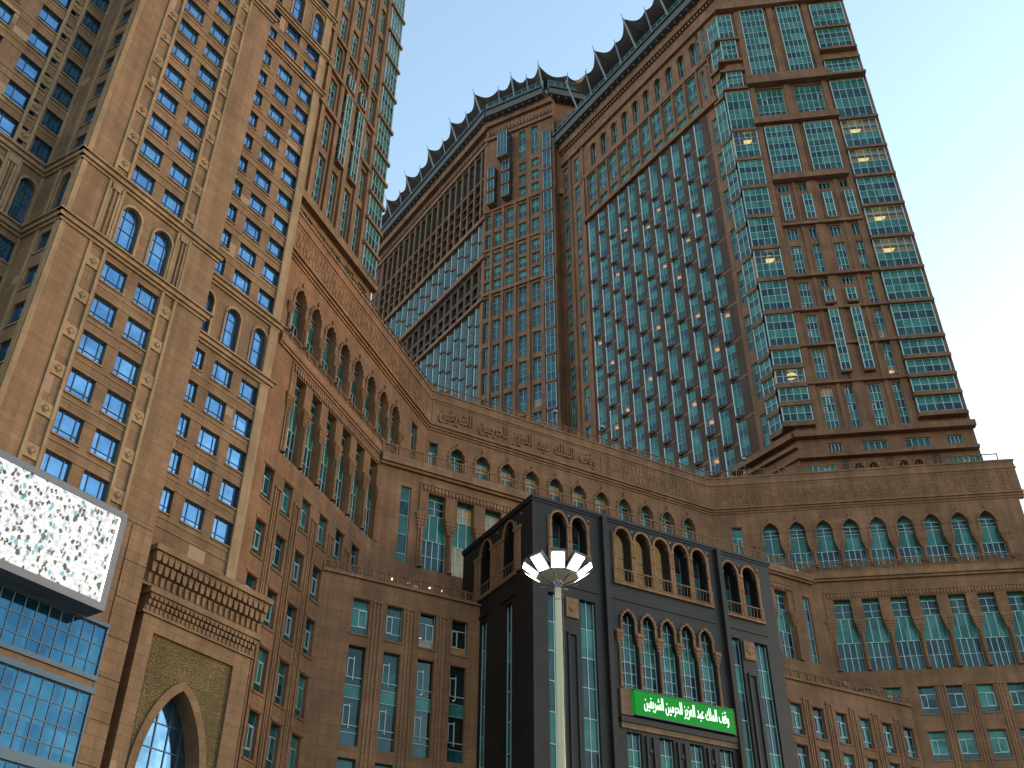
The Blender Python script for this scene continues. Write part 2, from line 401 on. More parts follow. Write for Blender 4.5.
# ================================================================== window kinds
def W_blue(w_, h): return ('blue', w_, h), gridwin(w_, h, 1, [(.26, 'blue'), (.74, 'blue')], .34, .035, 'bluebar')
def blue_frame_maker(w_, h):
    def mk():
        p = MB(); f = MB(); fr = LOC; d = .2
        p.quad(fr, 0, w_, 0, h, 'blue', -d)
        for x in (.0, w_ * .24, w_ * .76, w_ - .05): f.box(fr, x, x + .05, 0, h, -d, -d + .05, 'bluebar')
        for z in (0, h * .27, h - .05): f.box(fr, .05, w_ - .05, z, z + .045, -d, -d + .04, 'bluebar')
        f.box(fr, -.08, w_ + .08, -.10, -.002, 0, .09, 'tan_trim')
        return fin(p, f)
    return mk
def blue_win(par, fr, u, z, w_=1.4, h=1.36, o=0, lim=100): place(par, 'window', ('bw', w_, h), blue_frame_maker(w_, h), fr, u, z, o, limit=lim)
def blue_arch(par, fr, u, z, w_, h):
    def mk():
        p = MB(); f = MB(); d = .24
        p.quad(LOC, 0, w_, 0, h, 'blue', -d)
        for x in (0, w_ * .24, w_ * .76, w_ - .05): f.box(LOC, x, x + .05, 0, h, -d, -d + .05, 'bluebar')
        for z_ in (0, h * .12, h * .45, h * .74): f.box(LOC, .05, w_ - .05, z_, z_ + .045, -d, -d + .04, 'bluebar')
        return fin(p, f)
    place(par, 'arched_window', ('ba', w_, h), mk, fr, u, z)

# ================================================================== 1. left tower (nearest, tan, blue glass)
PA = Vector((-26.155, 43.098)); fA = F(PA, 57)
fA2 = F(PA, -30)
P3 = fA2.w(-3.4, 0); fA3 = F(P3, 57)
PA0 = Vector((-18.06, 58.83)); fAp = F(PA0, 57)
TA = thing('hotel_tower', (-26.0, 50.0, 0), 'tall tan stone tower with blue square windows, behind the big video screen', 'tower')
ZT = 96.0
low = [43.6 - 2.67 * k for k in range(10)]
upr = [51.9 + 2.6 * k for k in range(10)]
def rows_all(extra=()):
    return [(t, 1.36) for t in low] + [(t, 1.36) for t in upr] + [(78.7, 1.3), (81.1, 1.3)] + [(88.9 + 2.6 * k, 1.36) for k in range(3)]
def facade_tan(fr, u0, u1, cols, arches, name='wall', zmin=30.0, rib=(), skip=None):
    holes = []; mb = MB()
    for (a, b) in cols:
        for t, h in rows_all():
            if t - h < zmin - 1.5: continue
            holes.append(dict(r=(a - .05, b + .2, t - h - .06, t + .16), kind='w'))
    for (a, b) in arches:
        for zb, zt in ((45.15, 48.6), (82.6, 86.3)):
            out = arch_out(a, b, zb, zt, round_=True); holes.append(dict(r=(a, b, zb, zt), out=out, kind='a'))
    mb.wall(fr, u0, u1, 0, ZT, holes, 'tan', .36)
    mb.build(name, TA)
    for h in holes:
        a, b, c, d = h['r']
        if h['kind'] == 'a':
            ring = MB(); blue_arch(TA, fr, a, c, round(b - a, 3), round(d - c, 3)); arch_ring(ring, fr, h['out'], .16, 0, .09, 'tan_trim', z_from=d - (b - a) / 2)
            ring.box(fr, a - .16, a - .002, c, d - (b - a) / 2, 0, .07, 'tan_trim'); ring.box(fr, b + .002, b + .16, c, d - (b - a) / 2, 0, .07, 'tan_trim'); ring.build('arch_surround', TA)
        else:
            blue_win(TA, fr, a, c, round(b - a, 3), round(d - c, 3))
    for t, hh in rows_all():
        if t - hh < zmin - 1.5: continue
        z = t - hh - .5
        ring = MB(); x0, x1 = min(c[0] for c in cols) - .25, max(c[1] for c in cols) + .2
        if fr in (fA2,): continue
        ring.box(fr, x0, x1, z, z + .06, 0, .05, 'tan_trim'); ring.box(fr, x0, x1, z - .62, z - .56, 0, .05, 'tan_trim')
        ring.build('string_course', TA)
facade_tan(fA, 0, 11.0, [(3.45, 4.85), (5.9, 7.3)], [(3.5, 4.9), (5.95, 7.4)])
facade_tan(fAp, -12, 1.25, [(-1.05, .35), (-3.55, -2.15), (-6.1, -4.7)], [(-.9, .4), (-3.5, -2.2), (-6.05, -4.75)], zmin=31)
facade_tan(fA3, -16, 0, [(-1.4, -.3), (-5.4 + 1.3, -2.5 + .3), (-7.6, -5.7), (-10.6, -9.0), (-13.5, -11.9)], [(-1.3, -.25), (-5.3 + 1.4, -2.6 + .2), (-7.3, -5.9)], zmin=28)
facade_tan(fA2, -3.4, 0, [(-1.45, -.55)], [(-1.4, -.5)], zmin=25)
b = MB()   # flanks and back
fs = F(fA.w(11.0, 0), -33); b.quad(fs, -2.6, 0, 0, ZT, 'tan'); 
fs2 = F(fAp.w(1.25, 0), -33); b.quad(fs2, -9, 0, 0, ZT, 'tan')
b.quad(F(fA3.w(-16, 0), -33), -14, 0, 0, ZT, 'tan'); b.quad(F(fA3.w(-16, 0) - fA.n * 14, 57), 0, 40, 0, ZT, 'tan')
rp = [fA3.w(-16, ZT), fA3.w(0, ZT), fA.w(0, ZT), fA.w(11, ZT), fAp.w(-6.7, ZT), fAp.w(1.25, ZT), fAp.w(1.25, ZT, -9), fA3.w(-16, ZT, -14)]
b.face(rp, [(p.x, p.y) for p in rp], 'tan'); b.build('rear_wall', TA)
# pilasters with medallions
b = MB()
def pil(fr, a, b_, z0, z1, med=True):
    b.box(fr, a, a + .2, z0, z1, 0, .13, 'tan_trim'); b.box(fr, b_ - .2, b_, z0, z1, 0, .13, 'tan_trim')
    if med:
        z = z1 - 1.6
        while z > z0 + .4:
            b.box(fr, a + .2, b_ - .2, z, z + .78, 0, .075, 'tan_trim')
            c = (a + b_) / 2
            b.prism(fr, [(c - .26, z + .39), (c, z + .13), (c + .26, z + .39), (c, z + .65)], .075, .12, 'tan')
            b.box(fr, c - .08, c + .08, z + .31, z + .47, .12, .15, 'tan_trim')
            b.box(fr, a + .2, b_ - .2, z - .07, z - .012, 0, .1, 'tan_trim')
            z -= 2.62
    else:
        for i in range(3): x = a + .3 + (b_ - a - .6) * i / 2; b.box(fr, x - .07, x + .07, z0, z1 - .5, 0, .1, 'tan_trim' if i != 1 else 'tan')
        c = (a + b_) / 2
        b.prism(fr, [(c - .3, z1 - .5), (c + .3, z1 - .5), (c + .38, z1), (c - .38, z1)], 0, .16, 'tan_trim')
for (z0, z1, md) in ((28.9, 44.2, True), (45.1, 49.35, False), (50.2, 76.1, True)):
    for fr_p, a_, c_ in ((fA, 2.0, 3.25), (fA, 7.55, 8.75), (fA3, -2.65, -1.6)):
        b = MB(); pil(fr_p, a_, c_, z0, z1, md); b.build('pilaster', TA)
for (z0, z1) in ((0, 44.2), (45.1, 49.35), (50.2, 76.1), (77, 81.1), (82.1, 86.9)):
    TB(TA).box(fA, 0, .34, z0, z1, 0, .1, 'tan_trim'); TB(TA).box(fA2, -.34, -.002, z0, z1, 0, .1, 'tan_trim')
    TB(TA).box(fAp, .45, 1.25, max(z0, 28.9), z1, 0, .14, 'tan_trim')
    TB(TA).box(fA2, -1.95, -1.7, z0, z1, 0, .08, 'tan_trim'); TB(TA).box(fA3, -.2, -.002, z0, z1, 0, .06, 'tan_trim')
for (u0, u1) in ((.36, 1.98), (8.77, 10.95)):
    for (z0, z1) in ((22.9, 44.2), (45.1, 49.35), (50.2, 76.1), (77, 81.1)):
        if u0 < 1 or z0 > 40: TB(TA).box(fA, u0, u1, z0, z1, 0, .05, 'tan_rib')
        else: TB(TA).box(fA, u0, u1, 28.9, z1, 0, .05, 'tan')
# cornices run round all faces
def run_cornice(mb, z, k, pr, topk=None):
    for fr, u0, u1 in ((fA3, -16, .02), (fA2, -3.4, .0), (fA, .0, 11.0), (fAp, -6.8, 1.25)):
        for i, (a, c, p) in enumerate(pr):
            uu0, uu1 = u0, u1
            if fr is fA: uu0, uu1 = u0 - p * .98, u1 + p
            if fr is fA2: uu0, uu1 = u0 + p, u1 + p * .99
            if fr is fA3: uu1 = u1 + p * .0
            if fr is fAp: uu1 = u1 + p
            mb.box(fr, uu0, uu1, z + a, z + c, 0, p + (.003 if fr is fA2 else 0), k, True)
PR = [(-.62, -.42, .14), (-.42, -.12, .30), (-.12, 0, .46)]
for z in (44.85, 50.0, 76.8, 81.8, 87.4):
    b = MB(); run_cornice(b, z, 'tan_trim', PR); b.build('cornice', TA)
# curtain wall below the screen
b = MB(); fr_ = MB()
for (z0, z1) in ((20.05, 22.6), (15.6, 19.15), (11, 15.1)):
    b.quad(fA, -.0, 9.42, z0, z1, 'blue2', .16)
    n = 13
    for i in range(n + 1):
        x = 9.42 - .68 * i
        if x >= 0: fr_.box(fA, x - .03, x + .03, z0, z1, .165, .2, 'bluebar')
    for z in [z1 - .95 * i for i in range(5)]:
        if z > z0: fr_.box(fA, 0, 9.42, z - .04, z + .02, .16, .192, 'bluebar')
for (z0, z1) in ((22.6, 22.8), (19.15, 19.45), (19.8, 20.05), (15.1, 15.6)):
    fr_.box(fA, 0, 9.5, z0, z1, 0, .34, 'bluebar', True)
fr_.box(fA, 9.42, 9.5, 11, 22.6, 0, .25, 'bluebar', True); fr_.box(fA, 0, 9.42, 19.45, 19.8, 0, .22, 'tan_rib', True)
cw = b.build('curtain_wall', TA); fr_.build('mullion', cw)
# plain rusticated slabs right of the curtain wall
b = MB()
for i in range(9):
    z = 9.5 + i * 2.15
    b.box(fA, 9.55, 11.0, z, z + 2.11, 0, .06 + .01 * (i % 2), 'tan')
b.build('pier', TA)

# portal in front of the lower tower
fP = fAp.sub(1.2); b = MB()
out = arch_out(-4.05, .35, 0, 21.35, spring=15.8, n=12)
b.wall(fP, -5.6, 2.6, 0, 24.6, [dict(r=(-4.7, 1.35, 8.0, 23.75))], 'tan', .16)
for x in (-5.6, 2.6): b.quad(F(fP.w(x, 0), -33), -1.25, 0, 0, 24.6, 'tan')
b.build('portal_wall', TA)
b = MB(); 
out2 = arch_out(-4.05, .35, 8.0, 21.35, spring=15.8, n=12)
b.wall(fP.sub(-.16), -4.7, 1.35, 8.0, 23.75, [dict(r=(-4.05, .35, 8.0, 21.35), out=out2, d=1.1)], 'lattice', 1.1, rk='tan')
b.build('lattice_panel', TA)
b = MB(); arch_ring(b, fP.sub(-.16), out2, .5, .0, .1, 'tan'); b.build('arch_moulding', TA)
b = MB(); f2 = MB(); b.quad(fP.sub(-1.2), -4.3, .6, 0, 21.6, 'blue')
for i in range(6): f2.box(fP.sub(-1.2), -4.2 + .92 * i - .03, -4.2 + .92 * i + .03, 0, 21.4, 0, .06, 'bluebar')
for i in range(14): f2.box(fP.sub(-1.2), -4.3, .6, 21.0 - 1.35 * i - .03, 21.0 - 1.35 * i + .03, 0, .05, 'bluebar')
g_ = b.build('portal_glass', TA); f2.build('mullion', g_)
def portal_cornice(u0, u1, z0, z1, pr, n):
    b = MB(); st = (u1 - u0) / n; H = z1 - z0
    b.box(fP, u0, u1, z0, z1 - H * .0, -1.2, .04, 'tan', True)
    b.box(fP, u0 - .15, u1 + .15, z1, z1 + .34, -1.2, pr + .06, 'tan', True)
    b.box(fP, u0 - .12, u1 + .12, z0 - .14, z0, -1.2, .14, 'tan', True)
    for i in range(n):
        x = u0 + st * (i + .5)
        for t, (a, p) in enumerate(((.0, .25), (.34, .55), (.67, .85))):
            w2 = st * (.30 + .08 * t)
            b.prism(fP, [(x - w2 * .62, z0 + H * a + .02), (x + w2 * .62, z0 + H * a + .02), (x + w2, z0 + H * (a + .30)), (x + w2, z0 + H * (a + .33)), (x - w2, z0 + H * (a + .33)), (x - w2, z0 + H * (a + .30))], .04, pr * p, 'tan', True)
    b.build('muqarnas_cornice', TA)
portal_cornice(-5.7, 2.6, 24.75, 25.7, .42, 26); portal_cornice(-6.1, 2.9, 26.25, 28.05, .7, 20)

# ================================================================== 2. podium (hotel base with arcades)
B0 = Vector((-8.256, 85.058)); fB = F(B0, 69.5); fC = F(B0, 29.3)
H0 = Vector((22.4615, 102.2936)); fH = F(H0, -8.0)
fCm = fC.sub(5.8); fC2 = fC.sub(10.4)
TP = thing('hotel_podium', (0, 88, 0), 'long bent brown hotel base with rows of pointed arches and a gilded inscription', 'building')
def loggia_maker(w_, h, kind, lit=False):
    """deep glazing behind a pointed opening: small vision light on top, green spandrel, tall mullioned lights below"""
    d = .62
    def mk():
        p = MB(); f = MB(); g0 = 'clear' if lit else 'teal'; s = .12
        if kind == 'arch': lay = [(0, .36, 'tealdk', 4), (.36, .70, 'teal', 2), (.70, .86, 'tealdk', 2), (.86, 1.0, 'teal', 1)]
        else: lay = [(0, .40, 'tealdk', 4), (.40, .74, 'teal', 3), (.74, .94, 'tealdk', 2), (.94, 1.0, 'teal', 1)]
        for a, c, k, nx in lay:
            if k == 'tealdk' and lit: k = 'clear'
            p.quad(LOC, -s, w_ + s, h * a, h * c, k, -d)
            for i in range(nx + 1):
                x = w_ * i / nx; f.box(LOC, x - .035, x + .035, h * a, h * c, -d, -d + .07, 'white')
            if k != 'teal' or a == 0: f.box(LOC, 0, w_, h * (a + (c - a) * .5) - .025, h * (a + (c - a) * .5) + .025, -d, -d + .06, 'white')
            f.box(LOC, 0, w_, h * a, h * a + .06, -d, -d + .09, 'white')
        if lit:
            p.room(LOC, -s, w_ + s, 0, h, -d - 1.6, -d - .02, 'roomB')
        return fin(p, f)
    return mk
lamps = []   # (frame, u, z, off) of lit ceiling lamps seen through glass
def arcade(fr, cs, w_, z0, z1, wide, kind, lit=(), mb=None, trim=None, colr=.15, name='arched_window', lim=60, rung=True):
    holes = []
    for i, c in enumerate(cs):
        a, b_ = c - w_ / 2, c + w_ / 2
        out = arch_out(a, b_, z0, z1, wide, flat=(kind == 'flat'), shoulder=(.50, .70) if kind == 'flat' else (.34, .52))
        holes.append(dict(r=(a, b_, z0, z1), out=out, d=.62))
        place(TP, name, ('lg', kind, w_, round(z1 - z0, 2), i in lit), loggia_maker(w_, z1 - z0, kind, i in lit), fr, a, z0, 0, limit=lim)
        if i in lit: lamps.append((fr, c - .2, z0 + (z1 - z0) * .62, -1.2, .13))
        if kind != 'flat':
            H = z1 - z0; trim = MB(); arch_ring(trim, fr, out, .2, 0, .09, 'pod_trim', z_from=z0 + H * .52, teeth=1, k2='pod')
            trim.box(fr, c - .05, c + .05, z1 + .22, z1 + .75, 0, .1, 'pod_trim')
            trim.prism(fr, [(c - .13, z1 + .5), (c, z1 + .36), (c + .13, z1 + .5), (c, z1 + .75)], .1, .15, 'pod_trim'); trim.build('arch_surround', TP)
    H = z1 - z0
    p = cs[1] - cs[0]
    for c in [cs[0] - p / 2] + [x + p / 2 for x in cs]:
        wp = p - w_                       # pier width at the bottom
        zc = z0 + H * (.5 if kind == 'flat' else .34)
        # slender shaft with a base, and a stepped corbel that grows into the arch
        q = fr.w(c, 0, .12); trim = MB()
        trim.cyl((q.x, q.y), colr, colr * .92, z0, zc, 'pod_trim', 8); trim.cyl((q.x, q.y), colr * 1.5, colr * 1.2, z0, z0 + .25, 'pod_trim', 8)
        for t in range(5):
            ww = (wp / 2 + .04 + wide * (t + 1) / 5.5); zz = zc + H * .2 * t / 5
            trim.box(fr, c - ww, c + ww, zz, zz + H * .2 / 5 - .01, 0, .06 + .035 * t, 'pod_trim', True)
            for sx in (-.6, 0, .6): trim.prism(fr, [(c + sx * ww - .06, zz + .2), (c + sx * ww, zz - .05), (c + sx * ww + .06, zz + .2)], (.06 + .035 * t), (.1 + .035 * t), 'pod_trim')
        trim.build('column', TP)
    if kind == 'flat':   # hanging scallops of the lintel
        u0, u1 = cs[0] - p / 2, cs[-1] + p / 2; x = u0; trim = MB()
        while x < u1 - .1:
            trim.prism(fr, [(x + .04, z1 + .62), (x + .04, z1 + .25), (x + .17, z1 + .05), (x + .30, z1 + .25), (x + .30, z1 + .62)], 0, .12, 'pod_trim'); x += .345
        trim.box(fr, u0 - .3, u1 + .3, z1 + .66, z1 + .80, 0, .14, 'pod_trim')
        trim.box(fr, u0 - .3, u0 - .16, z0, z1 + .66, 0, .1, 'pod_trim'); trim.box(fr, u1 + .16, u1 + .3, z0, z1 + .66, 0, .1, 'pod_trim'); trim.build('scalloped_lintel', TP)
    return holes
def small_maker(w_, h, var, lit=False):
    d = .34
    def mk():
        p = MB(); f = MB(); g0 = 'clear' if lit else ('teal' if var % 3 == 0 else 'tealdk'); 
        p.quad(LOC, 0, w_, 0, h * .22, 'clear' if lit else 'tealG', -d); p.quad(LOC, 0, w_, h * .22, h, g0, -d)
        for x in (0, w_ - .05): f.box(LOC, x, x + .05, 0, h, -d, -d + .05, 'silver')
        for z in (h * .22, h * .72): f.box(LOC, .05, w_ - .05, z, z + .05, -d, -d + .06, 'white')
        a, c = (.12, w_ * .45) if var % 2 else (w_ * .45, w_ - .12)
        t = .06
        for q in ((a, a + t, h * .24, h * .71), (c - t, c, h * .24, h * .71), (a + t, c - t, h * .24, h * .24 + t), (a + t, c - t, h * .71 - t, h * .71)):
            f.box(LOC, q[0], q[1], q[2], q[3], -d, -d + .09, 'white')
        if lit: p.room(LOC, 0, w_, h * .25, h, -d - 2.2, -d - .02, 'roomD'); p.room(LOC, 0, w_, 0, h * .24, -d - .6, -d - .02, 'room')
        f.box(LOC, -.14, w_ + .14, h + .06, h + .2, 0, .07, 'pod_trim'); f.box(LOC, -.1, w_ + .1, -.14, -.002, 0, .09, 'pod_trim')
        return fin(p, f)
    return mk
def small(fr, u, z, w_, h, var, lit=False, lim=100, par=None):
    place(par or TP, 'window', ('sm', w_, h, var, lit), small_maker(w_, h, var, lit), fr, u, z, limit=lim)
    if lit: lamps.append((fr, u + w_ * .5, z + h * (.3 + .5 * random.random()), -1.3, .09))
rr = random.Random(3)
def small_grid(fr, us, w_, tops, h, trim, holes, lits=(), lim=100):
    for i, u in enumerate(us):
        for j, t in enumerate(tops):
            hh = h[j] if isinstance(h, (list, tuple)) else h
            holes.append(dict(r=(u, u + w_, t - hh, t), d=.34)); small(fr, u, t - hh, w_, hh, rr.randrange(6), (i, j) in lits, lim)
def ribs(fr, us, z0, z1, mb):
    for u in us:
        mb = MB()
        for dx in (-.3, 0, .3): mb.box(fr, u + dx - .07, u + dx + .07, z0, z1, 0, .11 if dx else .07, 'pod_trim')
        mb.box(fr, u - .42, u + .42, z1, z1 + .16, 0, .14, 'pod_trim'); mb.build('pilaster', TP)

# ---- face B (left wing, steeply receding)
trim = MB(); hB = []
hB += arcade(fB, [-24.1 + 2.46 * k for k in range(8)], 2.0, 50.75, 55.6, .2, 'arch', trim=trim)
hB += arcade(fB, [-22.3 + 2.48 * k for k in range(6)], 2.02, 40.9, 48.1, .3, 'flat', trim=trim, name='tall_window')
hB.append(dict(r=(-3.4, -2.2, 52.6, 56.2), d=.3)); small(fB, -3.4, 52.6, 1.2, 3.6, 1)
small_grid(fB, [-25.1 + 2.58 * k for k in range(6)], 1.2, [39.1, 34.9, 30.9, 26.9, 22.8, 18.7], [2.5, 2.5, 2.6, 2.9, 2.9, 2.9], trim, hB)
ribs(fB, [-23.2 + 2.58 * k for k in range(5)], 8, 38.0, trim)
b = MB(); b.wall(fB, -26.8, 0, 0, 57.4, hB, 'pod', .35); b.build('wall', TP); trim.build('stone_trim', TP)
# ---- face C upper
trim = MB(); hC = []
hC += arcade(fC, [3.35 + 2.835 * k for k in range(11)], 2.0, 50.7, 56.1, .2, 'arch', trim=trim, lit=(1, 2, 3, 4, 5, 6), name='arched_window')
hC.append(dict(r=(.3, 1.2, 52.4, 56.0), d=.3)); small(fC, .3, 52.4, .9, 3.6, 1)
b = MB(); b.wall(fC, 0, 35.25, 36, 57.4, hC, 'pod', .35); b.build('wall', TP); trim.build('stone_trim', TP)
# ---- face H upper + lower (right wing)
trim = MB(); hH = []
hH += arcade(fH, [6.05 + 2.845 * k for k in range(9)], 2.42, 50.4, 56.0, .34, 'arch', trim=trim)
hH += arcade(fH, [12.15 + 2.88 * k for k in range(7)], 2.45, 39.0, 46.7, .36, 'flat', trim=trim, name='tall_window')
hH.append(dict(r=(1.9, 3.0, 51.5, 55.7), d=.3)); small(fH, 1.9, 51.5, 1.1, 4.2, 0)
small_grid(fH, [11.6, 14.5, 17.75, 20.35, 23.25, 26.15, 29.05], 1.65, [37.2, 32.8, 28.4, 24.0], 2.7, trim, hH)
ribs(fH, [20.0, 22.65, 25.55, 28.45], 8, 37.2, trim)
b = MB(); b.wall(fH, 0, 32.7, 0, 57.4, hH, 'pod', .35); b.quad(F(fH.w(32.7, 0), 82), 0, 30, 0, 57.4, 'pod'); b.build('wall', TP); trim.build('stone_trim', TP)
# ---- C middle (terrace front) and C2 (low block)
trim = MB(); hh = []
cs = [-1.2 + 2.797 * k for k in range(15)]
hh += arcade(fCm, cs, 2.36, 39.55, 46.8, .34, 'flat', trim=trim, name='tall_window', lit=(1, 2, 3), lim=60)
hh.append(dict(r=(-4.67, -3.72, 39.7, 46.8), d=.3)); hh.append(dict(r=(40.9, 41.85, 39.7, 46.8), d=.3))
def strip_maker(w_, h, rows, nx, d=.3, bar=.05):
    return gridwin(w_, h, nx, rows, d, bar, 'white', None, .06)
pat = [(.12, 'teal'), (.25, 'tealdk'), (.25, 'teal'), (.2, 'tealdk'), (.18, 'teal')]
for u in (-4.67, 40.9): place(TP, 'window', 'slit', strip_maker(.95, 7.1, pat, 1), fCm, u, 39.7)
b = MB(); b.wall(fCm, -6.85, 42.5, 0, 48.6, hh, 'pod', .35)
for fr, o0, o1, u0, u1, z in ((fC, 0, 5.8, -1.5, 42.5, 49.3), (fC, 5.8, 10.4, -9.0, 48.1, 35.1)):
    b.face([fr.w(u0, z, o0), fr.w(u1, z, o0), fr.w(u1, z, o1), fr.w(u0 - 3.3, z, o1)], [(u0, o0), (u1, o0), (u1, o1), (u0, o1)], 'pod')
b.build('wall', TP); trim.build('stone_trim', TP)
trim = MB(); h2 = []
for i, u in enumerate((-9.66, -6.93, -4.2, -1.5)):
    lit = i >= 2
    for j, (t, h) in enumerate(((33.5, 2.7), (29.9, 7.05), (22.0, 7.05))):
        h2.append(dict(r=(u, u + 1.35, t - h, t), d=.34))
        if j == 0: small(fC2, u, t - h, 1.35, h, i, lit)
        else:
            g1 = 'clear' if lit else 'tealdk'
            def mk(h=h, g1=g1, lit=lit):
                def q():
                    p = MB(); f = MB(); d = .34
                    for a, c, k in ((0, .13, 'tealG'), (.13, .47, g1), (.47, .6, 'teal'), (.6, 1.0, g1)):
                        p.quad(LOC, 0, 1.35, h * a, h * c, k, -d); f.box(LOC, 0, 1.35, h * a, h * a + .05, -d, -d + .06, 'silver')
                    for zc in (.2, .68):
                        f.box(LOC, .15, .2, h * zc, h * (zc + .2), -d, -d + .08, 'white'); f.box(LOC, .6, .66, h * (zc - .03), h * (zc + .22), -d, -d + .08, 'white'); f.box(LOC, .2, .6, h * (zc + .19), h * (zc + .2), -d, -d + .08, 'white'); f.box(LOC, .0, 1.35, h * zc, h * zc + .05, -d, -d + .08, 'white')
                    if lit: p.room(LOC, 0, 1.35, 0, h, -d - 2.2, -d - .02, 'roomD')
                    return fin(p, f)
                return q
            place(TP, 'tall_window', ('c2', h, lit), mk(), fC2, u, t - h, subs=('frame',))
            if lit:
                for q in range(3): lamps.append((fC2, u + .25 + .4 * q, t - h * (.3 + .07 * (q % 2)), -1.0 - .2 * q, .06))
for i, u in enumerate((32.4, 35.05, 37.9, 40.85, 43.65, 46.45)):
    for j, (t, h) in enumerate(((32.9, 2.78), (29.2, 2.78), (25.5, 2.78), (21.7, 2.78))):
        h2.append(dict(r=(u, u + 1.3, t - h, t), d=.34)); small(fC2, u, t - h, 1.3, h, i + j)
ribs(fC2, [-7.66, -4.94, -2.21, 34.35, 37.1, 40.0, 42.9, 45.7], 6, 33.4, trim)
b = MB(); b.wall(fC2, -12.3, 48.2, 0, 35.1, h2, 'pod', .35); b.build('wall', TP); trim.build('stone_trim', TP)
# ---- ledges, frieze, parapet, rails
b = MB()
fr3 = [(fB, -26.75, .0, .22), (fC, .0, 35.25, .22), (fH, .0, 33.2, .22)]
for fr, u0, u1, o in fr3:
    b = MB(); b.box(fr, u0, u1, 58.15, 61.85, -.5, o, 'pod', True)
    for (a, c, p) in ((57.4, 57.65, .1), (57.65, 57.9, .24), (57.9, 58.15, .42), (60.95, 61.2, .30), (61.85, 62.05, .36)):
        b.box(fr, u0, u1 + (.1 if fr is fH else 0), a, c, -.5, p, 'pod_trim', True)
    b.box(fr, u0, u1, 61.2, 61.85, -.5, o + .04, 'pod', True)
    fz = b.build('frieze', TP)
    # angular interlace cut in relief along the frieze
    b = MB(); x = u0 + .6 if fr is not fC else 21.2; i = 0; xe = u1 - .8 if fr is not fC else 34.2
    while x < xe:
        hh_ = (1.5, .9, 1.75, 1.1)[i % 4]
        b.box(fr, x, x + .1, 58.55, 58.55 + hh_, o, o + .05, 'pod_trim'); b.box(fr, x + .2, x + .3, 60.5 - hh_ * .8, 60.5, o, o + .05, 'pod_trim')
        z_ = 58.75 + .35 * (i % 3); b.box(fr, x - .12, x + .42, z_, z_ + .09, o, o + .055, 'pod_trim'); b.box(fr, x + .1, x + .2, 60.05 - .3 * (i % 3), 60.15 - .3 * (i % 3), o, o + .05, 'pod_trim')
        x += .5; i += 1
    b.box(fr, (u0 if fr is not fC else 20.9), (u1 if fr is not fC else 34.6), 60.62, 60.7, o, o + .04, 'pod_trim'); b.box(fr, (u0 if fr is not fC else 20.9), (u1 if fr is not fC else 34.6), 58.33, 58.41, o, o + .04, 'pod_trim')
    b.build('carved_band', fz)
b = MB(); rail(b, fB, -26.7, -.2, 62.05, .0, 1.0, 1.6, 'pod_trim', False); b.build('railing', TP); b = MB(); rail(b, fC, .2, 35.1, 62.05, .0, 1.0, 1.6, 'pod_trim'); b.build('railing', TP); b = MB(); rail(b, fH, .1, 31.8, 62.05, .0, 1.0, 1.6, 'pod_trim'); b.build('railing', TP)
b = MB()
for fr, u0, u1, p in ((fB, -26, -5.3, .25), (fCm, -6.8, 42.5, .5), (fH, 9.0, 32.5, .5)):
    zl = 49.3 if fr is fB else (48.6 if fr is fCm else 48.95)
    b = MB(); b.box(fr, u0, u1, zl, zl + .7, -.2, p, 'pod_trim', True); b.box(fr, u0, u1, zl - .25, zl, -.2, p * .6, 'pod_trim', True); b.build('ledge', TP)
b = MB(); b.box(fC2, -12.3, 48.2, 35.05, 35.2, -.2, .22, 'pod_trim', True)
b.build('ledge', TP)
b = MB(); rail(b, fB, -26, -5.3, 50.0, .15, .8, 1.3); b.build('railing', TP)
b = MB(); rail(b, fCm, -6.8, 42.4, 49.3, .35, 1.1, 1.3); b.build('railing', TP)
b = MB(); rail(b, fH, 9.2, 32.4, 49.65, .35, 1.1, 1.3); b.build('railing', TP)
b = MB(); rail(b, fC2, -12.2, .5, 35.2, .05, .83, 1.0); b.build('railing', TP); b = MB(); rail(b, fC2, 22.0, 48.1, 35.2, .05, .83, 1.0); b.build('railing', TP)
b = MB()   # roof deck between the faces and the towers
rp = [fB.w(-26.7, 61.5), fB.w(0, 61.5), fH.w(0, 61.5), fH.w(33.2, 61.5), fH.w(33.2, 61.5, -60), Vector((-60, 170, 61.5)), Vector((-40, 70, 61.5))]
b.face(rp, [(p.x, p.y) for p in rp], 'pod'); b.build('roof_deck', TP)

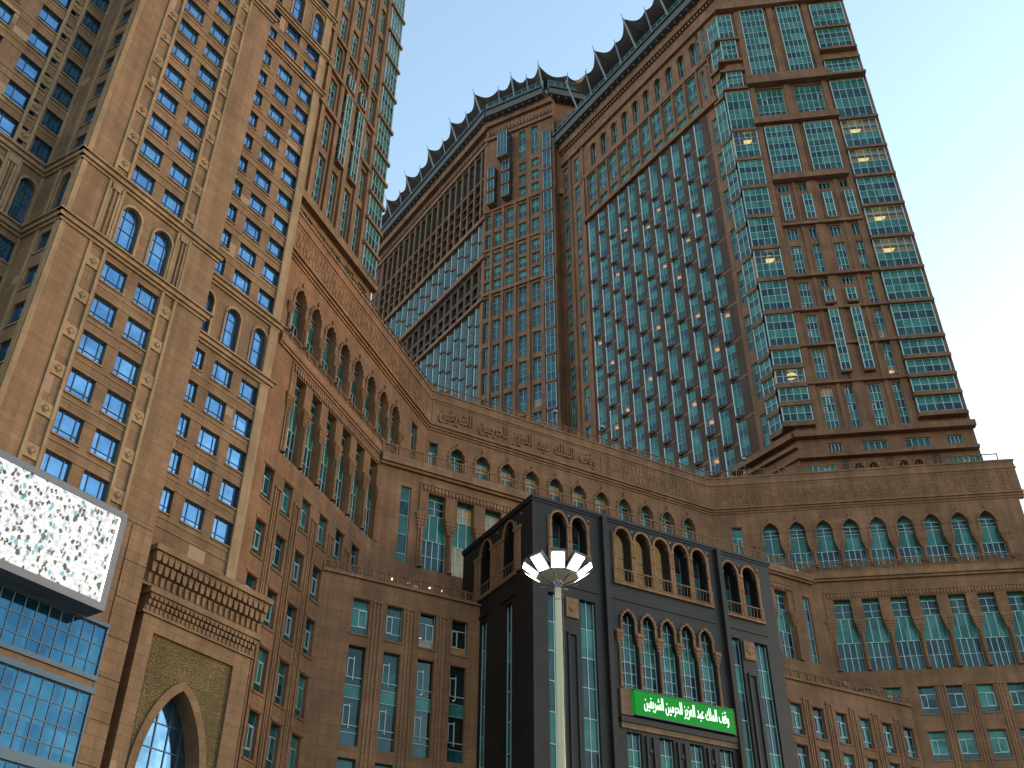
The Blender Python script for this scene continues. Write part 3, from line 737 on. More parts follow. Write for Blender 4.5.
# ================================================================== 3. dark granite entrance block
D0 = Vector((1.612, 69.453)); fD = F(D0, 29.3); fDl = F(D0, -60)
TD = thing('entrance_block', (8, 72, 0), 'dark granite entrance block with pale arched balconies, standing behind the street lamp', 'building')
trim = MB(); hD = []
def balcony_arches(fr, cs, w_, z0, z1, zb, holes, lits=()):
    u0, u1 = cs[0] - w_ / 2 - .28, cs[-1] + w_ / 2 + .28
    gap = (cs[1] - cs[0] - w_) if len(cs) > 1 else .5; trim = MB()
    for i, c in enumerate(cs):
        out = arch_out(c - w_ / 2, c + w_ / 2, z0, z1, 0, round_=True, spring=z1 - w_ * .62)
        holes.append(dict(r=(c - w_ / 2, c + w_ / 2, z0, z1), out=out, d=1.0))
        sp = z1 - w_ * .62
        arch_ring(trim, fr, out, min(.17, gap * .48), -.3, .14, 'pod_trim', z_from=sp)
        def mk(lit=i in lits):
            p = MB(); f = MB(); h = z1 - z0; d = 1.0
            p.quad(LOC, -.05, w_ + .05, 0, h * .55, 'clear' if lit else 'teal', -d); p.quad(LOC, -.05, w_ + .05, h * .55, h, 'clear' if lit else 'black', -d)
            for x in (0, w_ * .5, w_): f.box(LOC, x - .03, x + .03, 0, h, -d, -d + .06, 'silver')
            for z in (h * .3, h * .55): f.box(LOC, 0, w_, z, z + .05, -d, -d + .06, 'silver')
            if lit: p.room(LOC, -.05, w_ + .05, 0, h, -d - 1.2, -d - .02, 'roomB')
            return fin(p, f)
        place(TD, 'arched_window', ('db', w_, z1 - z0, i in lits), mk, fr, c - w_ / 2, z0)
        if i in lits: lamps.append((fr, c, z0 + (z1 - z0) * .5, -1.5, .1))
        for sx in (-1, 1):
            x = c + sx * (w_ / 2 + gap * .25)
            trim.box(fr, x - gap * .2, x + gap * .2, z0, sp - .25, 0, .15, 'pod_trim'); trim.box(fr, x - gap * .26, x + gap * .26, sp - .25, sp, 0, .2, 'pod_trim')
            trim.box(fr, x - .09, x + .09, sp - 1.5, sp - 1.3, .1, .2, 'pod_trim')
        trim.box(fr, c + w_ / 2 + gap / 2 - .09, c + w_ / 2 + gap / 2 + .09, z1 - .15, z1 + .03, 0, .08, 'pod_trim')
    trim.box(fr, u0 - .05, u1 + .05, z0 - .2, z0, 0, .2, 'pod_trim', True)
    trim.build('arch_surround', TD); trim = MB(); rail(trim, fr, u0, u1, z0, .12, zb - z0, (u1 - u0) / len(cs), 'pod_trim'); trim.build('balcony_railing', TD); trim = MB()
    for x in (u0 - .02, u1 - .06): trim.box(fr, x, x + .08, z0, z1 - .4, 0, .1, 'pod_trim')
    trim.build('balcony_frame', TD)
balcony_arches(fD, [2.3, 4.1], 1.35, 36.3, 40.3, 37.2, hD)
balcony_arches(fD, [8.2 + 1.88 * k for k in range(5)], 1.42, 35.75, 40.45, 36.9, hD, lits=(0, 1, 2))
balcony_arches(fD, [18.9, 20.95], 1.5, 35.5, 40.15, 36.6, hD)
# five tall pointed windows over the sign
def tallD():
    w_, h, d = 1.5, 5.95, .42; p = MB(); f = MB()
    for a, c, k in ((0, .08, 'tealG'), (.08, .36, 'tealdk'), (.36, .72, 'teal'), (.72, 1, 'tealdk')): p.quad(LOC, -.05, w_ + .05, h * a, h * c, k, -d)
    for x in (.02, w_ * .32, w_ * .68, w_ - .02): f.box(LOC, x - .025, x + .025, 0, h, -d, -d + .06, 'white')
    for z in (.08, .22, .36, .54, .72, .86): f.box(LOC, 0, w_, h * z - .025, h * z + .025, -d, -d + .05, 'white')
    return fin(p, f)
for k in range(5):
    c = 8.25 + 1.83 * k; out = arch_out(c - .75, c + .75, 27.5, 33.45, .17, shoulder=(.56, .72))
    hD.append(dict(r=(c - .75, c + .75, 27.5, 33.45), out=out, d=.42)); place(TD, 'arched_window', 'tallD', tallD, fD, c - .75, 27.5)
    ringpart(TD, fD, out, .15, -.02, .12, 'pod_trim', z_from=27.5 + 5.95 * .56, teeth=1)
for k in range(6):
    c = 8.25 - .915 + 1.83 * k; q = fD.w(c, 0, .06)
    trim = MB(); trim.cyl((q.x, q.y), .1, .09, 27.5, 30.8, 'pod_trim', 8)
    muqarnas(trim, fD, c, 30.8, .62, 1.0, 0, .3, 'pod_trim'); trim.build('column', TD)
def stripD(w_, h):
    def mk():
        d = .3; p = MB(); f = MB(); n = 9
        for i in range(n):
            p.quad(LOC, 0, w_, h * i / n, h * (i + 1) / n, ('tealdk', 'tealdk', 'teal')[(n - i) % 3], -d)
            f.box(LOC, 0, w_, h * i / n - .025, h * i / n + .03, -d, -d + .05, 'white')
        for x in (.02, w_ * .5, w_ - .02): f.box(LOC, x - .025, x + .025, 0, h, -d, -d + .06, 'white')
        return fin(p, f)
    return mk
for a, c in ((1.25, 2.5), (4.0, 5.35), (17.8, 19.15), (20.6, 21.95)):
    hD.append(dict(r=(a, c, 14.0, 33.55), d=.3)); place(TD, 'window_strip', ('sd', round(c - a, 2)), stripD(round(c - a, 2), 19.55), fD, a, 14.0)
for a in (7.55, 10.35, 13.05, 15.8):
    hD.append(dict(r=(a, a + 1.25, 14.0, 24.4), d=.3)); place(TD, 'window_strip', ('sd', 1.25, 2), stripD(1.25, 10.4), fD, a, 14.0)
for a, c in ((2.7, 3.85), (19.35, 20.5)):
    TB(TD).box(fD, a + .05, c - .05, 31.9, 33.4, 0, .14, 'pod_trim'); TB(TD).prism(fD, [((a + c) / 2 - .35, 32.65), ((a + c) / 2, 32.3), ((a + c) / 2 + .35, 32.65), ((a + c) / 2, 33.0)], .14, .2, 'pod_trim')
    TB(TD).box(fD, a + .15, a + .3, 14, 30.6, 0, .12, 'granite_trim'); TB(TD).box(fD, c - .3, c - .15, 14, 30.6, 0, .12, 'granite_trim'); TB(TD).box(fD, a + .15, c - .15, 30.6, 30.8, 0, .16, 'granite_trim')
for a in (9.15, 11.9, 14.6):
    for dx in (0, .6): TB(TD).box(fD, a + dx, a + dx + .16, 14, 24.3, 0, .14, 'granite_trim')
    TB(TD).prism(fD, [(a + .2, 23.3), (a + .38, 23.1), (a + .56, 23.3), (a + .38, 23.5)], 0, .1, 'granite_trim')
for (a, c, z0, z1) in ((7.1, 17.0, 34.3, 34.42), (1.0, 5.7, 34.3, 34.42), (17.8, 22.2, 34.3, 34.42)): TB(TD).box(fD, a, c, z0, z1, 0, .07, 'granite_trim')
for x in (6.2, 17.55): TB(TD).box(fD, x - .02, x + .42, 0, 41.0, 0, .35, 'granite', True)
b = MB(); b.wall(fD, 0, 23.35, 0, 41.0, hD, 'granite', .5, rk='granite_trim')
b.quad(F(fD.w(23.35, 0), 119), 0, 11, 0, 41, 'granite')
hL = []
balcony_arches(fDl, [-7.15, -3.45], 1.6, 35.7, 40.4, 36.7, hL)
for a, c in ((-8.0, -6.9), (-4.1, -3.0)):
    hL.append(dict(r=(a, c, 14, 33.6), d=.3)); place(TD, 'window_strip', ('sd', 1.1), stripD(1.1, 19.6), fDl, a, 14.0)
    TB(TD).box(fDl, a - .5, c + .5, 33.95, 34.2, 0, .12, 'granite_trim')
b.wall(fDl, -11.2, 0, 0, 41.0, hL, 'granite', .5, rk='granite_trim')
rp = [fD.w(0, 40.9), fD.w(23.35, 40.9), fD.w(23.35, 40.9, -11), fDl.w(-11.2, 40.9)]
b.face(rp, [(p.x, p.y) for p in rp], 'granite'); b.build('wall', TD)
b = MB()
b.box(fD, -.12, 23.5, 41.0, 41.22, -.5, .15, 'granite_trim', True); b.box(fD, -.05, 23.42, 40.8, 41.0, -.3, .07, 'granite_trim', True)
b.box(fDl, -11.3, .12, 41.0, 41.217, -.5, .15, 'granite_trim', True); b.box(fDl, -11.25, .05, 40.8, 41.0, -.3, .12, 'granite_trim', True)
b.build('cornice', TD)

# ================================================================== 4. right tower (brown, teal glass)
T0 = Vector((34.9, 106.6)); fT = F(T0, -8); fE = F(T0, -55)
TE = thing('hotel_tower', (30, 125, 0), 'broad brown tower with teal glazing and lit rooms, rightmost of the towers', 'tower')
def grid(w_, h, nx, nz, depth=.3, keys=None, bar=.07, seed=0, lit=None, side=0, bk='white'):
    def mk():
        q = random.Random(seed); p = MB(); f = MB(); ks = keys or ['tealdk', 'teal']
        for j in range(nz):
            k = ks[j % len(ks)]
            if lit is not None and j in lit: k = 'clear'
            p.quad(LOC, -side, w_ + side, h * j / nz, h * (j + 1) / nz, k, -depth)
        for i in range(nx + 1):
            x = min(max(w_ * i / nx, bar / 2), w_ - bar / 2); f.box(LOC, x - bar / 2, x + bar / 2, 0, h, -depth, -depth + .1, bk)
        for j in range(nz + 1):
            z = min(max(h * j / nz, bar / 2), h - bar / 2); f.box(LOC, 0, w_, z - bar / 2, z + bar / 2, -depth, -depth + .08, bk)
        # a few opening lights with heavier frames
        for _ in range(max(0, nx * nz // 7)):
            i, j = q.randrange(nx), q.randrange(nz); x, z = w_ * i / nx, h * j / nz; ww, hh_ = w_ / nx, h / nz
            for s_ in ((x + .04, x + .13, z + .1, z + hh_ * .7), (x + ww - .13, x + ww - .04, z + .1, z + hh_ * .7), (x + .13, x + ww - .13, z + hh_ * .7 - .09, z + hh_ * .7)):
                f.box(LOC, s_[0], s_[1], s_[2], s_[3], -depth, -depth + .14, 'white')
        if lit is not None:
            p.room(LOC, 0, w_, 0, h, -depth - 2.6, -depth - .02); p.quad(LOC, 0, w_, 0, h, 'room', -depth - 2.6)
        return fin(p, f)
    return mk
def bay_box(par, fr, u0, u1, z0, z1, proj, nx, nz, lit=None, seed=0, name='bay_window', lim=100, cap='twr', keys=None, left=True, right=True, back=0.0):
    """projecting glazed box with stone base"""
    w_, h = round(u1 - u0, 2), round(z1 - z0, 2)
    def mk():
        q = MB(); f = MB(); nn = max(1, round(proj / 1.2)); ks = keys or ['tealdk', 'teal']
        for j in range(nz):
            k = 'clear' if lit is not None and j in lit else ks[j % len(ks)]
            q.quad(LOC, 0, w_, h * j / nz, h * (j + 1) / nz, k, proj)
            for x, s in ((0, 1), (w_, -1)):
                bk_ = back if s == 1 else 0
                q.face([Vector((x, bk_, h * j / nz)), Vector((x, -proj, h * j / nz)), Vector((x, -proj, h * (j + 1) / nz)), Vector((x, bk_, h * (j + 1) / nz))], [(0, 0), (1, 0), (1, 1), (0, 1)], ks[(j + 1) % len(ks)] if not lit else k)
        bw = 'silver' if keys else 'white'
        for j in range(nz + 1):
            z = min(max(h * j / nz, .04), h - .04)
            f.box(LOC, -.03, w_ + .03, z - .035, z + .035, 0, proj + .05, bw, True)
        for i in range(nx + 1): x = w_ * i / nx; f.box(LOC, x - .035, x + .035, 0, h, proj, proj + .07, bw)
        for x in (0, w_): f.box(LOC, x - .06, x + .06, 0, h, proj - .06, proj + .1, bw, True)
        if lit is not None: q.quad(LOC, 0, w_, 0, h, 'room', -2.4); q.room(LOC, 0, w_, 0, h, -2.4, -.02)
        q.box(LOC, -.1, w_ + .1, -.35, 0, -.01 - back, proj + .12, cap, True)
        q.box(LOC, -.1, w_ + .1, h, h + .22, -.01 - back, proj + .12, cap, True)
        return fin(q, f)
    place(par, name, ('bb', w_, h, proj, nx, nz, str(lit), str(keys), cap, back), mk, fr, u0, z0, limit=lim)
trim = MB(); hT = []
def win(par, fr, holes, u0, u1, z0, z1, nx, nz, d=.3, lit=None, seed=0, keys=None, name='window', lim=100, bar=.07, bk='white'):
    w_, h = round(u1 - u0, 2), round(z1 - z0, 2)
    holes.append(dict(r=(u0, u1, z0, z1), d=d))
    place(par, name, ('g', w_, h, nx, nz, seed, str(lit), str(keys), d, bk), grid(w_, h, nx, nz, d, keys, bar, seed, lit, bk=bk), fr, u0, z0, limit=lim)
# bay bands at both corners: levels of the projecting stone bands
lev = [72.3, 75.3, 78.1, 81.0, 84.1, 90.1, 95.9, 101.8, 107.9, 113.9, 119.9, 126.4, 136.3, 140.8, 143.4, 149.0, 155.8]
litR = {8: (1,), 7: (), 5: (1,), 4: (), 11: (1,), 9: (1,)}
litR = {4: (1,), 5: (1,), 8: (0,), 10: (1,)}; litL = {2: (0,), 10: (1,), 6: (1,)}
litR = {1: None}
LITR = {(101.8): 1, (95.9): 1, (113.9): 0, (119.9): 1}; LITL = {(78.1): 0, (95.9): 1, (119.9): 1}
def corner_bay(u0, u1, side, LIT):
    for a, c in zip(lev, lev[1:]):
        if abs(a - 140.8) < .1: continue
        z0, z1 = a + .45, c - .35
        if a < 136 and a > 120: z1 = c - .9
        nz = 2 if c - a < 3.6 else 4
        lit = (nz - 1, nz - 2) if a in LIT else None
        if side == 'R': bay_box(TE, fT, u0, u1, z0, z1, .5, 5, nz, lit, name='bay_window')
        if side == 'L' and a > 136: bay_box(TE, fT, -.55, 1.8, z0, z1, .35, 3, nz, lit, name='bay_window'); bay_box(TE, fE, -2.6, -.4, z0, z1, .3, 2, nz, None, name='bay_window')
        if side == 'L' and a < 136: bay_box(TE, fT, -1.25, 2.3, z0, z1, .4, 4, nz, lit, name='bay_window', back=2.0); bay_box(TE, fE, -3.5, -1.7, z0, z1, .3, 2, nz, None, name='bay_window')
        if a in LIT: hT.append(dict(r=(max(u0, 0), u1, z0, z1), d=.3))
        if a in LIT: lamps.append((fT, (u0 + u1) / 2 - .4, z1 - (z1 - z0) * .18, -.55, .62))
    for z in lev[:-1]:
        big = z in (136.3,)
        if side == 'R': TB(TE).box(fT, u0 - .2, u1 + .45, z - .35, z + .1, 0, .95 if not big else 1.5, 'twr', True)
        else:
            TB(TE).box(fT, -1.5, u1 + .2, z - .35, z + .1, -1.9, .7, 'twr', True); TB(TE).box(fE, -3.6, -.0, z - .352, z + .098, 0, .55, 'twr', True)
corner_bay(14.9, 20.0, 'R', LITR); corner_bay(.25, 2.2, 'L', LITL)
# centre of the front
for s, (a, c) in enumerate(((3.45, 7.2), (9.5, 13.1))): bay_box(TE, fT, a, c, 139.2, 156.2, .35, 5, 11, seed=s)
for s, (a, c) in enumerate(((3.4, 7.6), (9.4, 13.6))): win(TE, fT, hT, a, c, 128.9, 135.9, 5, 4, .35, seed=4 + s)
for s, (a, c) in enumerate(((3.6, 7.6), (9.45, 13.5))): bay_box(TE, fT, a, c, 116.0, 126.3, .6, 5, 8, name='bay_window')
c4 = [(3.9, 5.4), (6.9, 8.4), (9.75, 11.25), (12.75, 14.2)]
for i, (a, c) in enumerate(c4):
    win(TE, fT, hT, a - .1, c + .1, 112.7, 114.1, 3, 1, .3)
    bay_box(TE, fT, a + .1, c - .25, 106.6, 111.5, .5, 2, 4, cap='twr')
    win(TE, fT, hT, a, c, 103.2, 105.3, 3, 1, .3); win(TE, fT, hT, a, c, 96.7, 102.0, 3, 4, .3, seed=i)
for i, (a, c) in enumerate(c4):
    if i in (0, 3):
        win(TE, fT, hT, a, c, 90.6, 95.3, 3, 4, .3, seed=i + 2); win(TE, fT, hT, a, c, 84.9, 89.6, 3, 4, .3, seed=3 + i, lit=(0,) if i == 3 else None); win(TE, fT, hT, a, c, 79.2, 83.9, 3, 4, .3, seed=5 + i, lit=(0,) if i == 3 else None)
        if i == 3: lamps.append((fT, a + .5, 85.6, -1.2, .3)); lamps.append((fT, a + .6, 80.2, -1.2, .3))
    else:
        win(TE, fT, hT, a, c, 94.3, 95.7, 3, 1, .3); bay_box(TE, fT, a + .1, c - .25, 91.2, 93.3, .5, 2, 2)
        bay_box(TE, fT, a + .1, c - .25, 79.9, 89.8, .5, 2, 8)
    win(TE, fT, hT, a, c, 71.6, 77.8, 3, 5, .3, seed=i, lit=(4,) if i == 0 else None)
    if i == 0: lamps.append((fT, a + .8, 77.0, -1.2, .35))
for x in (3.0, 8.45, 14.25):
    TB(TE).box(fT, x - .55, x + .35, 70.6, 156.5, 0, .3, 'twr')
for x in (6.15, 9.07 + 0, 12.0): TB(TE).box(fT, x - .25, x + .25, 70.6, 114.4, 0, .2, 'twr')
for (z0, z1, p, a, c) in ((136.3, 138.3, .9, 2.2, 15.0), (127.0, 128.4, .8, 2.2, 14.9), (114.4, 115.4, .8, 3.2, 14.0), (105.6, 106.1, .3, 3.3, 14.4), (95.9, 96.4, .35, 2.2, 14.9), (90.0, 90.35, .3, 2.2, 14.9), (84.1, 84.5, .25, 2.2, 14.9), (78.1, 78.4, .25, 2.2, 14.9), (70.2, 71.0, .6, -.4, 20.9), (156.5, 158.0, .8, -.6, 20.8), (158.0, 163.2, .35, 0, 20.2), (67.2, 67.6, .5, -.3, 20.6)):
    TB(TE).box(fT, a, c, z0, z1, 0, p + .31, 'twr', True)
# base storey with small arches
for a, c in ((3.5, 5.2), (7.5, 10.5), (12.6, 15.5), (17.4, 19.2)): win(TE, fT, hT, a, c, 68.3, 69.5, 4, 1, .3)
win(TE, fT, hT, .6, 3.9, 62.5, 66.6, 5, 2, .3); win(TE, fT, hT, 16.7, 20.6, 62.5, 66.6, 6, 2, .3)
def aw(w_, h):
    def mk():
        p = MB(); f = MB(); p.quad(LOC, 0, w_, 0, h, 'tealdk', -.6)
        for x in (.03, w_ / 2, w_ - .03): f.box(LOC, x - .03, x + .03, 0, h, -.6, -.52, 'white')
        f.box(LOC, 0, w_, h * .55, h * .55 + .07, -.6, -.53, 'white'); return fin(p, f)
    return mk
for x in (6.0, 7.7, 11.2, 12.9):
    out = arch_out(x, x + 1.2, 62.3, 66.5); hT.append(dict(r=(x, x + 1.2, 62.3, 66.5), out=out, d=.6)); place(TE, 'arched_window', ('aw', 1.2, 4.2), aw(1.2, 4.2), fT, x, 62.3); ringpart(TE, fT, out, .22, 0, .1, 'twr', z_from=64.5)
for x in (4.8, 9.9, 15.2): TB(TE).box(fT, x, x + .8, 61.6, 67.0, 0, .12, 'twr_shade')
b = MB(); b.wall(fT, 0, 20.7, 61.5, 163.2, hT, 'twr', .3); b.build('wall', TE)
# side face E
hE = []
pu = [-34.3 + 3.05 * k for k in range(10)]
for x in pu:
    out = arch_out(x - .7, x + .8, 150.1, 155.8, round_=True); hE.append(dict(r=(x - .7, x + .8, 150.1, 155.8), out=out, d=.9))
    place(TE, 'arched_window', ('ae', 1.5, 5.7), aw(1.5, 5.7), fE, x - .7, 150.1); ringpart(TE, fE, out, .25, 0, .15, 'twr', z_from=155.0)
for x in pu + [-37.3 + .2 + 40]:
    pass
for k in range(10):
    x = -36.2 + 2.98 * k
    win(TE, fE, hE, x + .1, x + 2.2, 141.6, 147.9, 2, 4, .3, seed=k, bk='silver'); win(TE, fE, hE, x + .1, x + 2.2, 138.0, 140.3, 2, 2, .3, seed=k % 3, bk='silver')
for x in (-5.9, -4.4):
    win(TE, fE, hE, x, x + .75, 150.2, 157.2, 1, 4, .3, lim=130); win(TE, fE, hE, x, x + .75, 139.7, 147.1, 1, 5, .3, lim=130)
for a, c in ((-43.6, -42.2), (-40.1, -38.7)):
    z = 157.5
    for i in range(16):
        h = 6.6 if i % 2 == 0 else 4.8
        z -= h + 1.2
        if z < 64: break
        win(TE, fE, hE, a, c, z, z + h, 2, 4, .3, seed=i, lim=100, bk='silver')
for a in range(8):
    z = 134 - a * 8.2; win(TE, fE, hE, -5.1, -4.1, z - 6, z, 1, 4, .3, lim=100)
hL_ = []
# saw-tooth bays: glass turned to one side, two storeys each, staggered
def saw_maker(pw, h, proj, keys, lit=None, cap='twr_shade', bk='silver'):
    def mk():
        p = MB(); f = MB(); n = 4
        A = Vector((0, -proj, 0)); B_ = Vector((pw * .45, 0, 0))
        for j in range(n):
            z0, z1 = h * j / n, h * (j + 1) / n; k = 'clear' if lit is not None and j == lit else keys[j % len(keys)]
            p.face([A + Vector((0, 0, z0)), B_ + Vector((0, 0, z0)), B_ + Vector((0, 0, z1)), A + Vector((0, 0, z1))], [(0, 0), (1, 0), (1, 1), (0, 1)], k)
            f.tube(A + Vector((0, -.03, z0)), B_ + Vector((0, -.03, z0)), .035, bk, 4)
        mid = (A + B_) / 2; f.tube(mid + Vector((0, -.03, 0)), mid + Vector((0, -.03, h)), .035, bk, 4)
        f.box(LOC, -.09, .09, 0, h, proj - .08, proj + .1, 'white', True)
        p.face([Vector((0, 0, 0)), A, A + Vector((0, 0, h)), Vector((0, 0, h))], [(0, 0), (1, 0), (1, h), (0, h)], 'twr_shade')
        p.box(LOC, pw * .47, pw * .985, -.4, h + .17, 0, .03, 'twr_shade')  # wall strip between bays, recess shade painted as darker stone
        for z in (0, h):   # stone slabs, triangular in plan
            q0, q1 = (z - .42, z) if z == 0 else (z, z + .18)
            tri = [Vector((-.03, .0, 0)), Vector((-.03, -proj - .14, 0)), Vector((.12, -proj - .14, 0)), Vector((pw * .48, 0, 0))]
            for zz, o in ((q0, 1), (q1, -1)): p.face([t + Vector((0, 0, zz)) for t in (tri if o > 0 else tri[::-1])], [(t.x, t.y) for t in tri], cap)
            for i in range(4):
                a, c = tri[i], tri[(i + 1) % 4]; p.face([a + Vector((0, 0, q0)), c + Vector((0, 0, q0)), c + Vector((0, 0, q1)), a + Vector((0, 0, q1))], [(0, q0), (1, q0), (1, q1), (0, q1)], cap)
        if lit is not None: p.quad(LOC, 0, pw * .45, h * lit / n, h * (lit + 1) / n, 'room', -1.6); p.room(LOC, .0, pw * .45, h * lit / n, h * (lit + 1) / n, -1.6, -.02)
        return fin(p, f)
    return mk
rl = random.Random(5)
for k in range(11):
    x = -36.2 + 2.76 * k; z = 136.4; j = 0
    h0 = 5.0 if k % 2 else 8.2
    while z > 63:
        h = h0 if j == 0 else 5.85
        z1 = z - .35; z0 = z - h + .2
        lit = rl.random() < (.12 + .26 * (z < 116))
        li = rl.choice((0, 1, 2, 3))
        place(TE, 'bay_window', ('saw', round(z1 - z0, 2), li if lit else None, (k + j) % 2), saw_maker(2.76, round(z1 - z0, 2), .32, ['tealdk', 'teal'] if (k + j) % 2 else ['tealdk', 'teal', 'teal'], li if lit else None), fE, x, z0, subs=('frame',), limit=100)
        if lit:
            hL_.append((x + .02, x + 1.22, z0 + (z1 - z0) * li / 4 + .05, z0 + (z1 - z0) * (li + 1) / 4 - .05)); lamps.append((fE, x + .6, z0 + (z1 - z0) * (li + .55) / 4, -.3, .30))
        z -= h + .42; j += 1
hE += [dict(r=q_, d=.3) for q_ in hL_]
b = MB(); b.wall(fE, -46.5, 0, 61.5, 163.2, hE, 'twr', .3)
# back faces
b.quad(F(fE.w(-46.5, 0), 35), 0, 20, 61.5, 163.2, 'twr'); b.quad(F(fT.w(20.7, 0), 78), 0, 44, 61.5, 163.2, 'twr'); 
rp = [fE.w(-46.5, 163.2), fE.w(0, 163.2), fT.w(20.7, 163.2), F(fT.w(20.7, 0), 78).w(44, 163.2), F(fE.w(-46.5, 0), 35).w(20, 163.2)]
b.face(rp, [(p.x, p.y) for p in rp], 'slab'); b.build('wall', TE)
for (z0, z1, p, a, c) in ((136.6, 137.6, .75, -37.2, -2.9), (148.2, 149.3, .3, -38.2, -2.9), (157.4, 158.3, .55, -46.8, .3), (158.3, 160.5, .25, -46.6, .2), (161.2, 163.2, .9, -47, .5)):
    TB(TE).box(fE, a, c, z0, z1, 0, p, 'twr', True)
b_d = MB()
for i in range(62): b_d.box(fE, -46.2 + .75 * i, -46.2 + .75 * i + .38, 160.5, 161.2, 0, .6, 'twr', True)
b_d.build('dentil_course', TE)
b_d = MB()
for i in range(27): b_d.box(fT, .3 + .75 * i, .3 + .75 * i + .38, 160.5, 161.2, .66, .9, 'twr', True)
b_d.build('dentil_course', TE)
for k in range(12): TB(TE).box(fE, -36.2 + 2.98 * k - .42, -36.2 + 2.98 * k - .12, 137.6, 148.2, 0, .25, 'twr')
for x in (-41.2, -44.6, -37.4): TB(TE).box(fE, x - .25, x + .25, 62, 157.4, 0, .3, 'twr')
for (z0, z1, p) in ((70.2, 71.0, 1.0), (67.2, 67.6, .8), (69.0, 69.4, .6), (63, 67.2, .4)): TB(TE).box(fE, -10.5, .0, z0, z1, 0, p, 'twr', True)

# ================================================================== 5. far tower
G0 = Vector((-4.9746, 147.9164)); fG = F(G0, -28); fGs = F(G0, -55)
TG = thing('hotel_tower', (-10, 160, 0), 'farthest brown tower, seen between the two nearer ones, with an almost unlit face', 'tower')
trim = MB(); hG = []
cols = [(-.6, .7), (1.5, 3.1), (4.1, 5.7), (6.9, 8.5), (9.7, 11.3)]
for i, (a, c) in enumerate(cols):
    if i >= 3: win(TG, fG, hG, a, c, 162.5, 170.6, 2, 4, .35, seed=i, bk='silver')
    for j, z in enumerate((158.4, 154.9, 151.4)):
        if i >= 3: win(TG, fG, hG, a, c, z, z + 2.5, 2, 2, .35, seed=(i + j) % 3, bk='silver')
    zt = 149.6
    for j in range(2): win(TG, fG, hG, a, c, 145.4 - 5.3 * j, 149.4 - 5.3 * j, 2, 2, .35, seed=j, bk='silver')
    for j in range(3): win(TG, fG, hG, a, c, 136.0 - 3.45 * j, 138.6 - 3.45 * j, 2, 2, .35, seed=j, bk='silver')
    for j in range(11):
        win(TG, fG, hG, a, c, 123.0 - 5.75 * j, 127.7 - 5.75 * j, 2, 3, .35, seed=j % 3, bk='silver', keys=['tealdk', 'tealG'], lit=(0,) if (i, j) == (4, 4) else None)
        if (i, j) == (4, 4): lamps.append((fG, a + .7, 123.6 - 5.75 * j, -1.2, .28))
for j in range(18):
    bay_box(TG, fG, 12.6, 14.3, 64 + 5.75 * j, 69 + 5.75 * j, .5, 2, 3, name='bay_window', keys=['tealdk', 'tealG'])
bay_box(TG, fG, 3.3, 5.4, 162.4, 169.6, 2.6, 3, 3, name='bay_window', keys=['tealG'])
for z in (159.0, 155.4, 151.8): bay_box(TG, fG, 3.9, 5.4, z, z + 2.7, 1.5, 2, 1, name='bay_window', keys=['tealdk']); bay_box(TG, fG, .6, 2.0, z - .6, z + 2.1, 1.5, 2, 1, name='bay_window', keys=['tealdk'])
for (z0, z1, p) in ((149.9, 150.5, .35), (139.4, 140.1, .3), (128.2, 129.0, .4), (171.2, 172.0, .5), (175.5, 178.6, .7)): TB(TG).box(fG, -1, 14.8, z0, z1, 0, p, 'twr', True)
b_d = MB()
for i in range(19): b_d.box(fG, -.3 + .8 * i, .1 + .8 * i, 172.8, 174.0, 0, .3, 'twr', True)
b_d.build('dentil_course', TG)
for x in (1.1, 3.6, 6.3, 9.1, 12.0, 14.6): TB(TG).box(fG, x - .3, x + .2, 61, 150, 0, .28, 'twr')
b = MB(); b.wall(fG, -.9, 14.9, 61, 179, hG, 'twr', .35)
hS = []
NG = 18
for k in range(NG):
    x = -2.6 - 2.5 * k
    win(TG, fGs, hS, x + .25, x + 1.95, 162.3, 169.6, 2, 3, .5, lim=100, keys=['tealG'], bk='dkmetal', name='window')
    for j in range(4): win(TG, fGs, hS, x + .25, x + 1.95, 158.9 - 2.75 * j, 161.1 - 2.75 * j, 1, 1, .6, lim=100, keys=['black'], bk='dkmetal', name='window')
    for j in range(3):
        h = (3.4, 2.3, 2.3)[j]; z = (134.0, 131.0, 128.3)[j]
        win(TG, fGs, hS, x + .3, x + 1.95, z, z + h - .2, 1, 1, .6, lim=100, keys=['black'], bk='dkmetal', name='window')
    def sawrun(zt, zb, k):
        z = zt; j = 0
        while z > zb + 1.5:
            h = min(3.0 if (j == 0 and k % 2) else 4.6, z - zb)
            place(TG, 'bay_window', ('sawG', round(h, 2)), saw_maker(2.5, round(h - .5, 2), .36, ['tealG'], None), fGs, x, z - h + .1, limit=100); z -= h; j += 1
    sawrun(148.4, 139.2, k); sawrun(127.2, 70, k)
b.wall(fGs, -50, -.5, 61, 179, hS, 'twr_shade', .6)  # side turned from the light, its shade put into the wall colour
for (z0, z1, p) in ((148.6, 149.6, .75), (138.0, 139.0, .75), (127.4, 128.2, .75), (170.4, 171.4, .5), (175.0, 178.6, 1.0), (161.4, 161.9, .2)): TB(TG).box(fGs, -50, -.2, z0, z1, 0, p, 'twr', True)
b_d = MB()
for i in range(60): b_d.box(fGs, -49.5 + .82 * i, -49.1 + .82 * i, 172.6, 174.0, 0, .3, 'twr', True)
b_d.build('dentil_course', TG)
for k in range(NG + 1): TB(TG).box(fGs, -2.6 - 2.5 * k - .28, -2.6 - 2.5 * k + .12, 149.6, 170.4, 0, .25, 'twr')
for x in (-1.0,): TB(TG).box(fGs, x - .5, x + .5, 61, 170.4, 0, .3, 'twr')
b.quad(F(fG.w(14.9, 0), 62), 0, 22, 61, 179, 'twr'); b.quad(F(fGs.w(-50, 0), 35), 0, 22, 61, 179, 'twr')
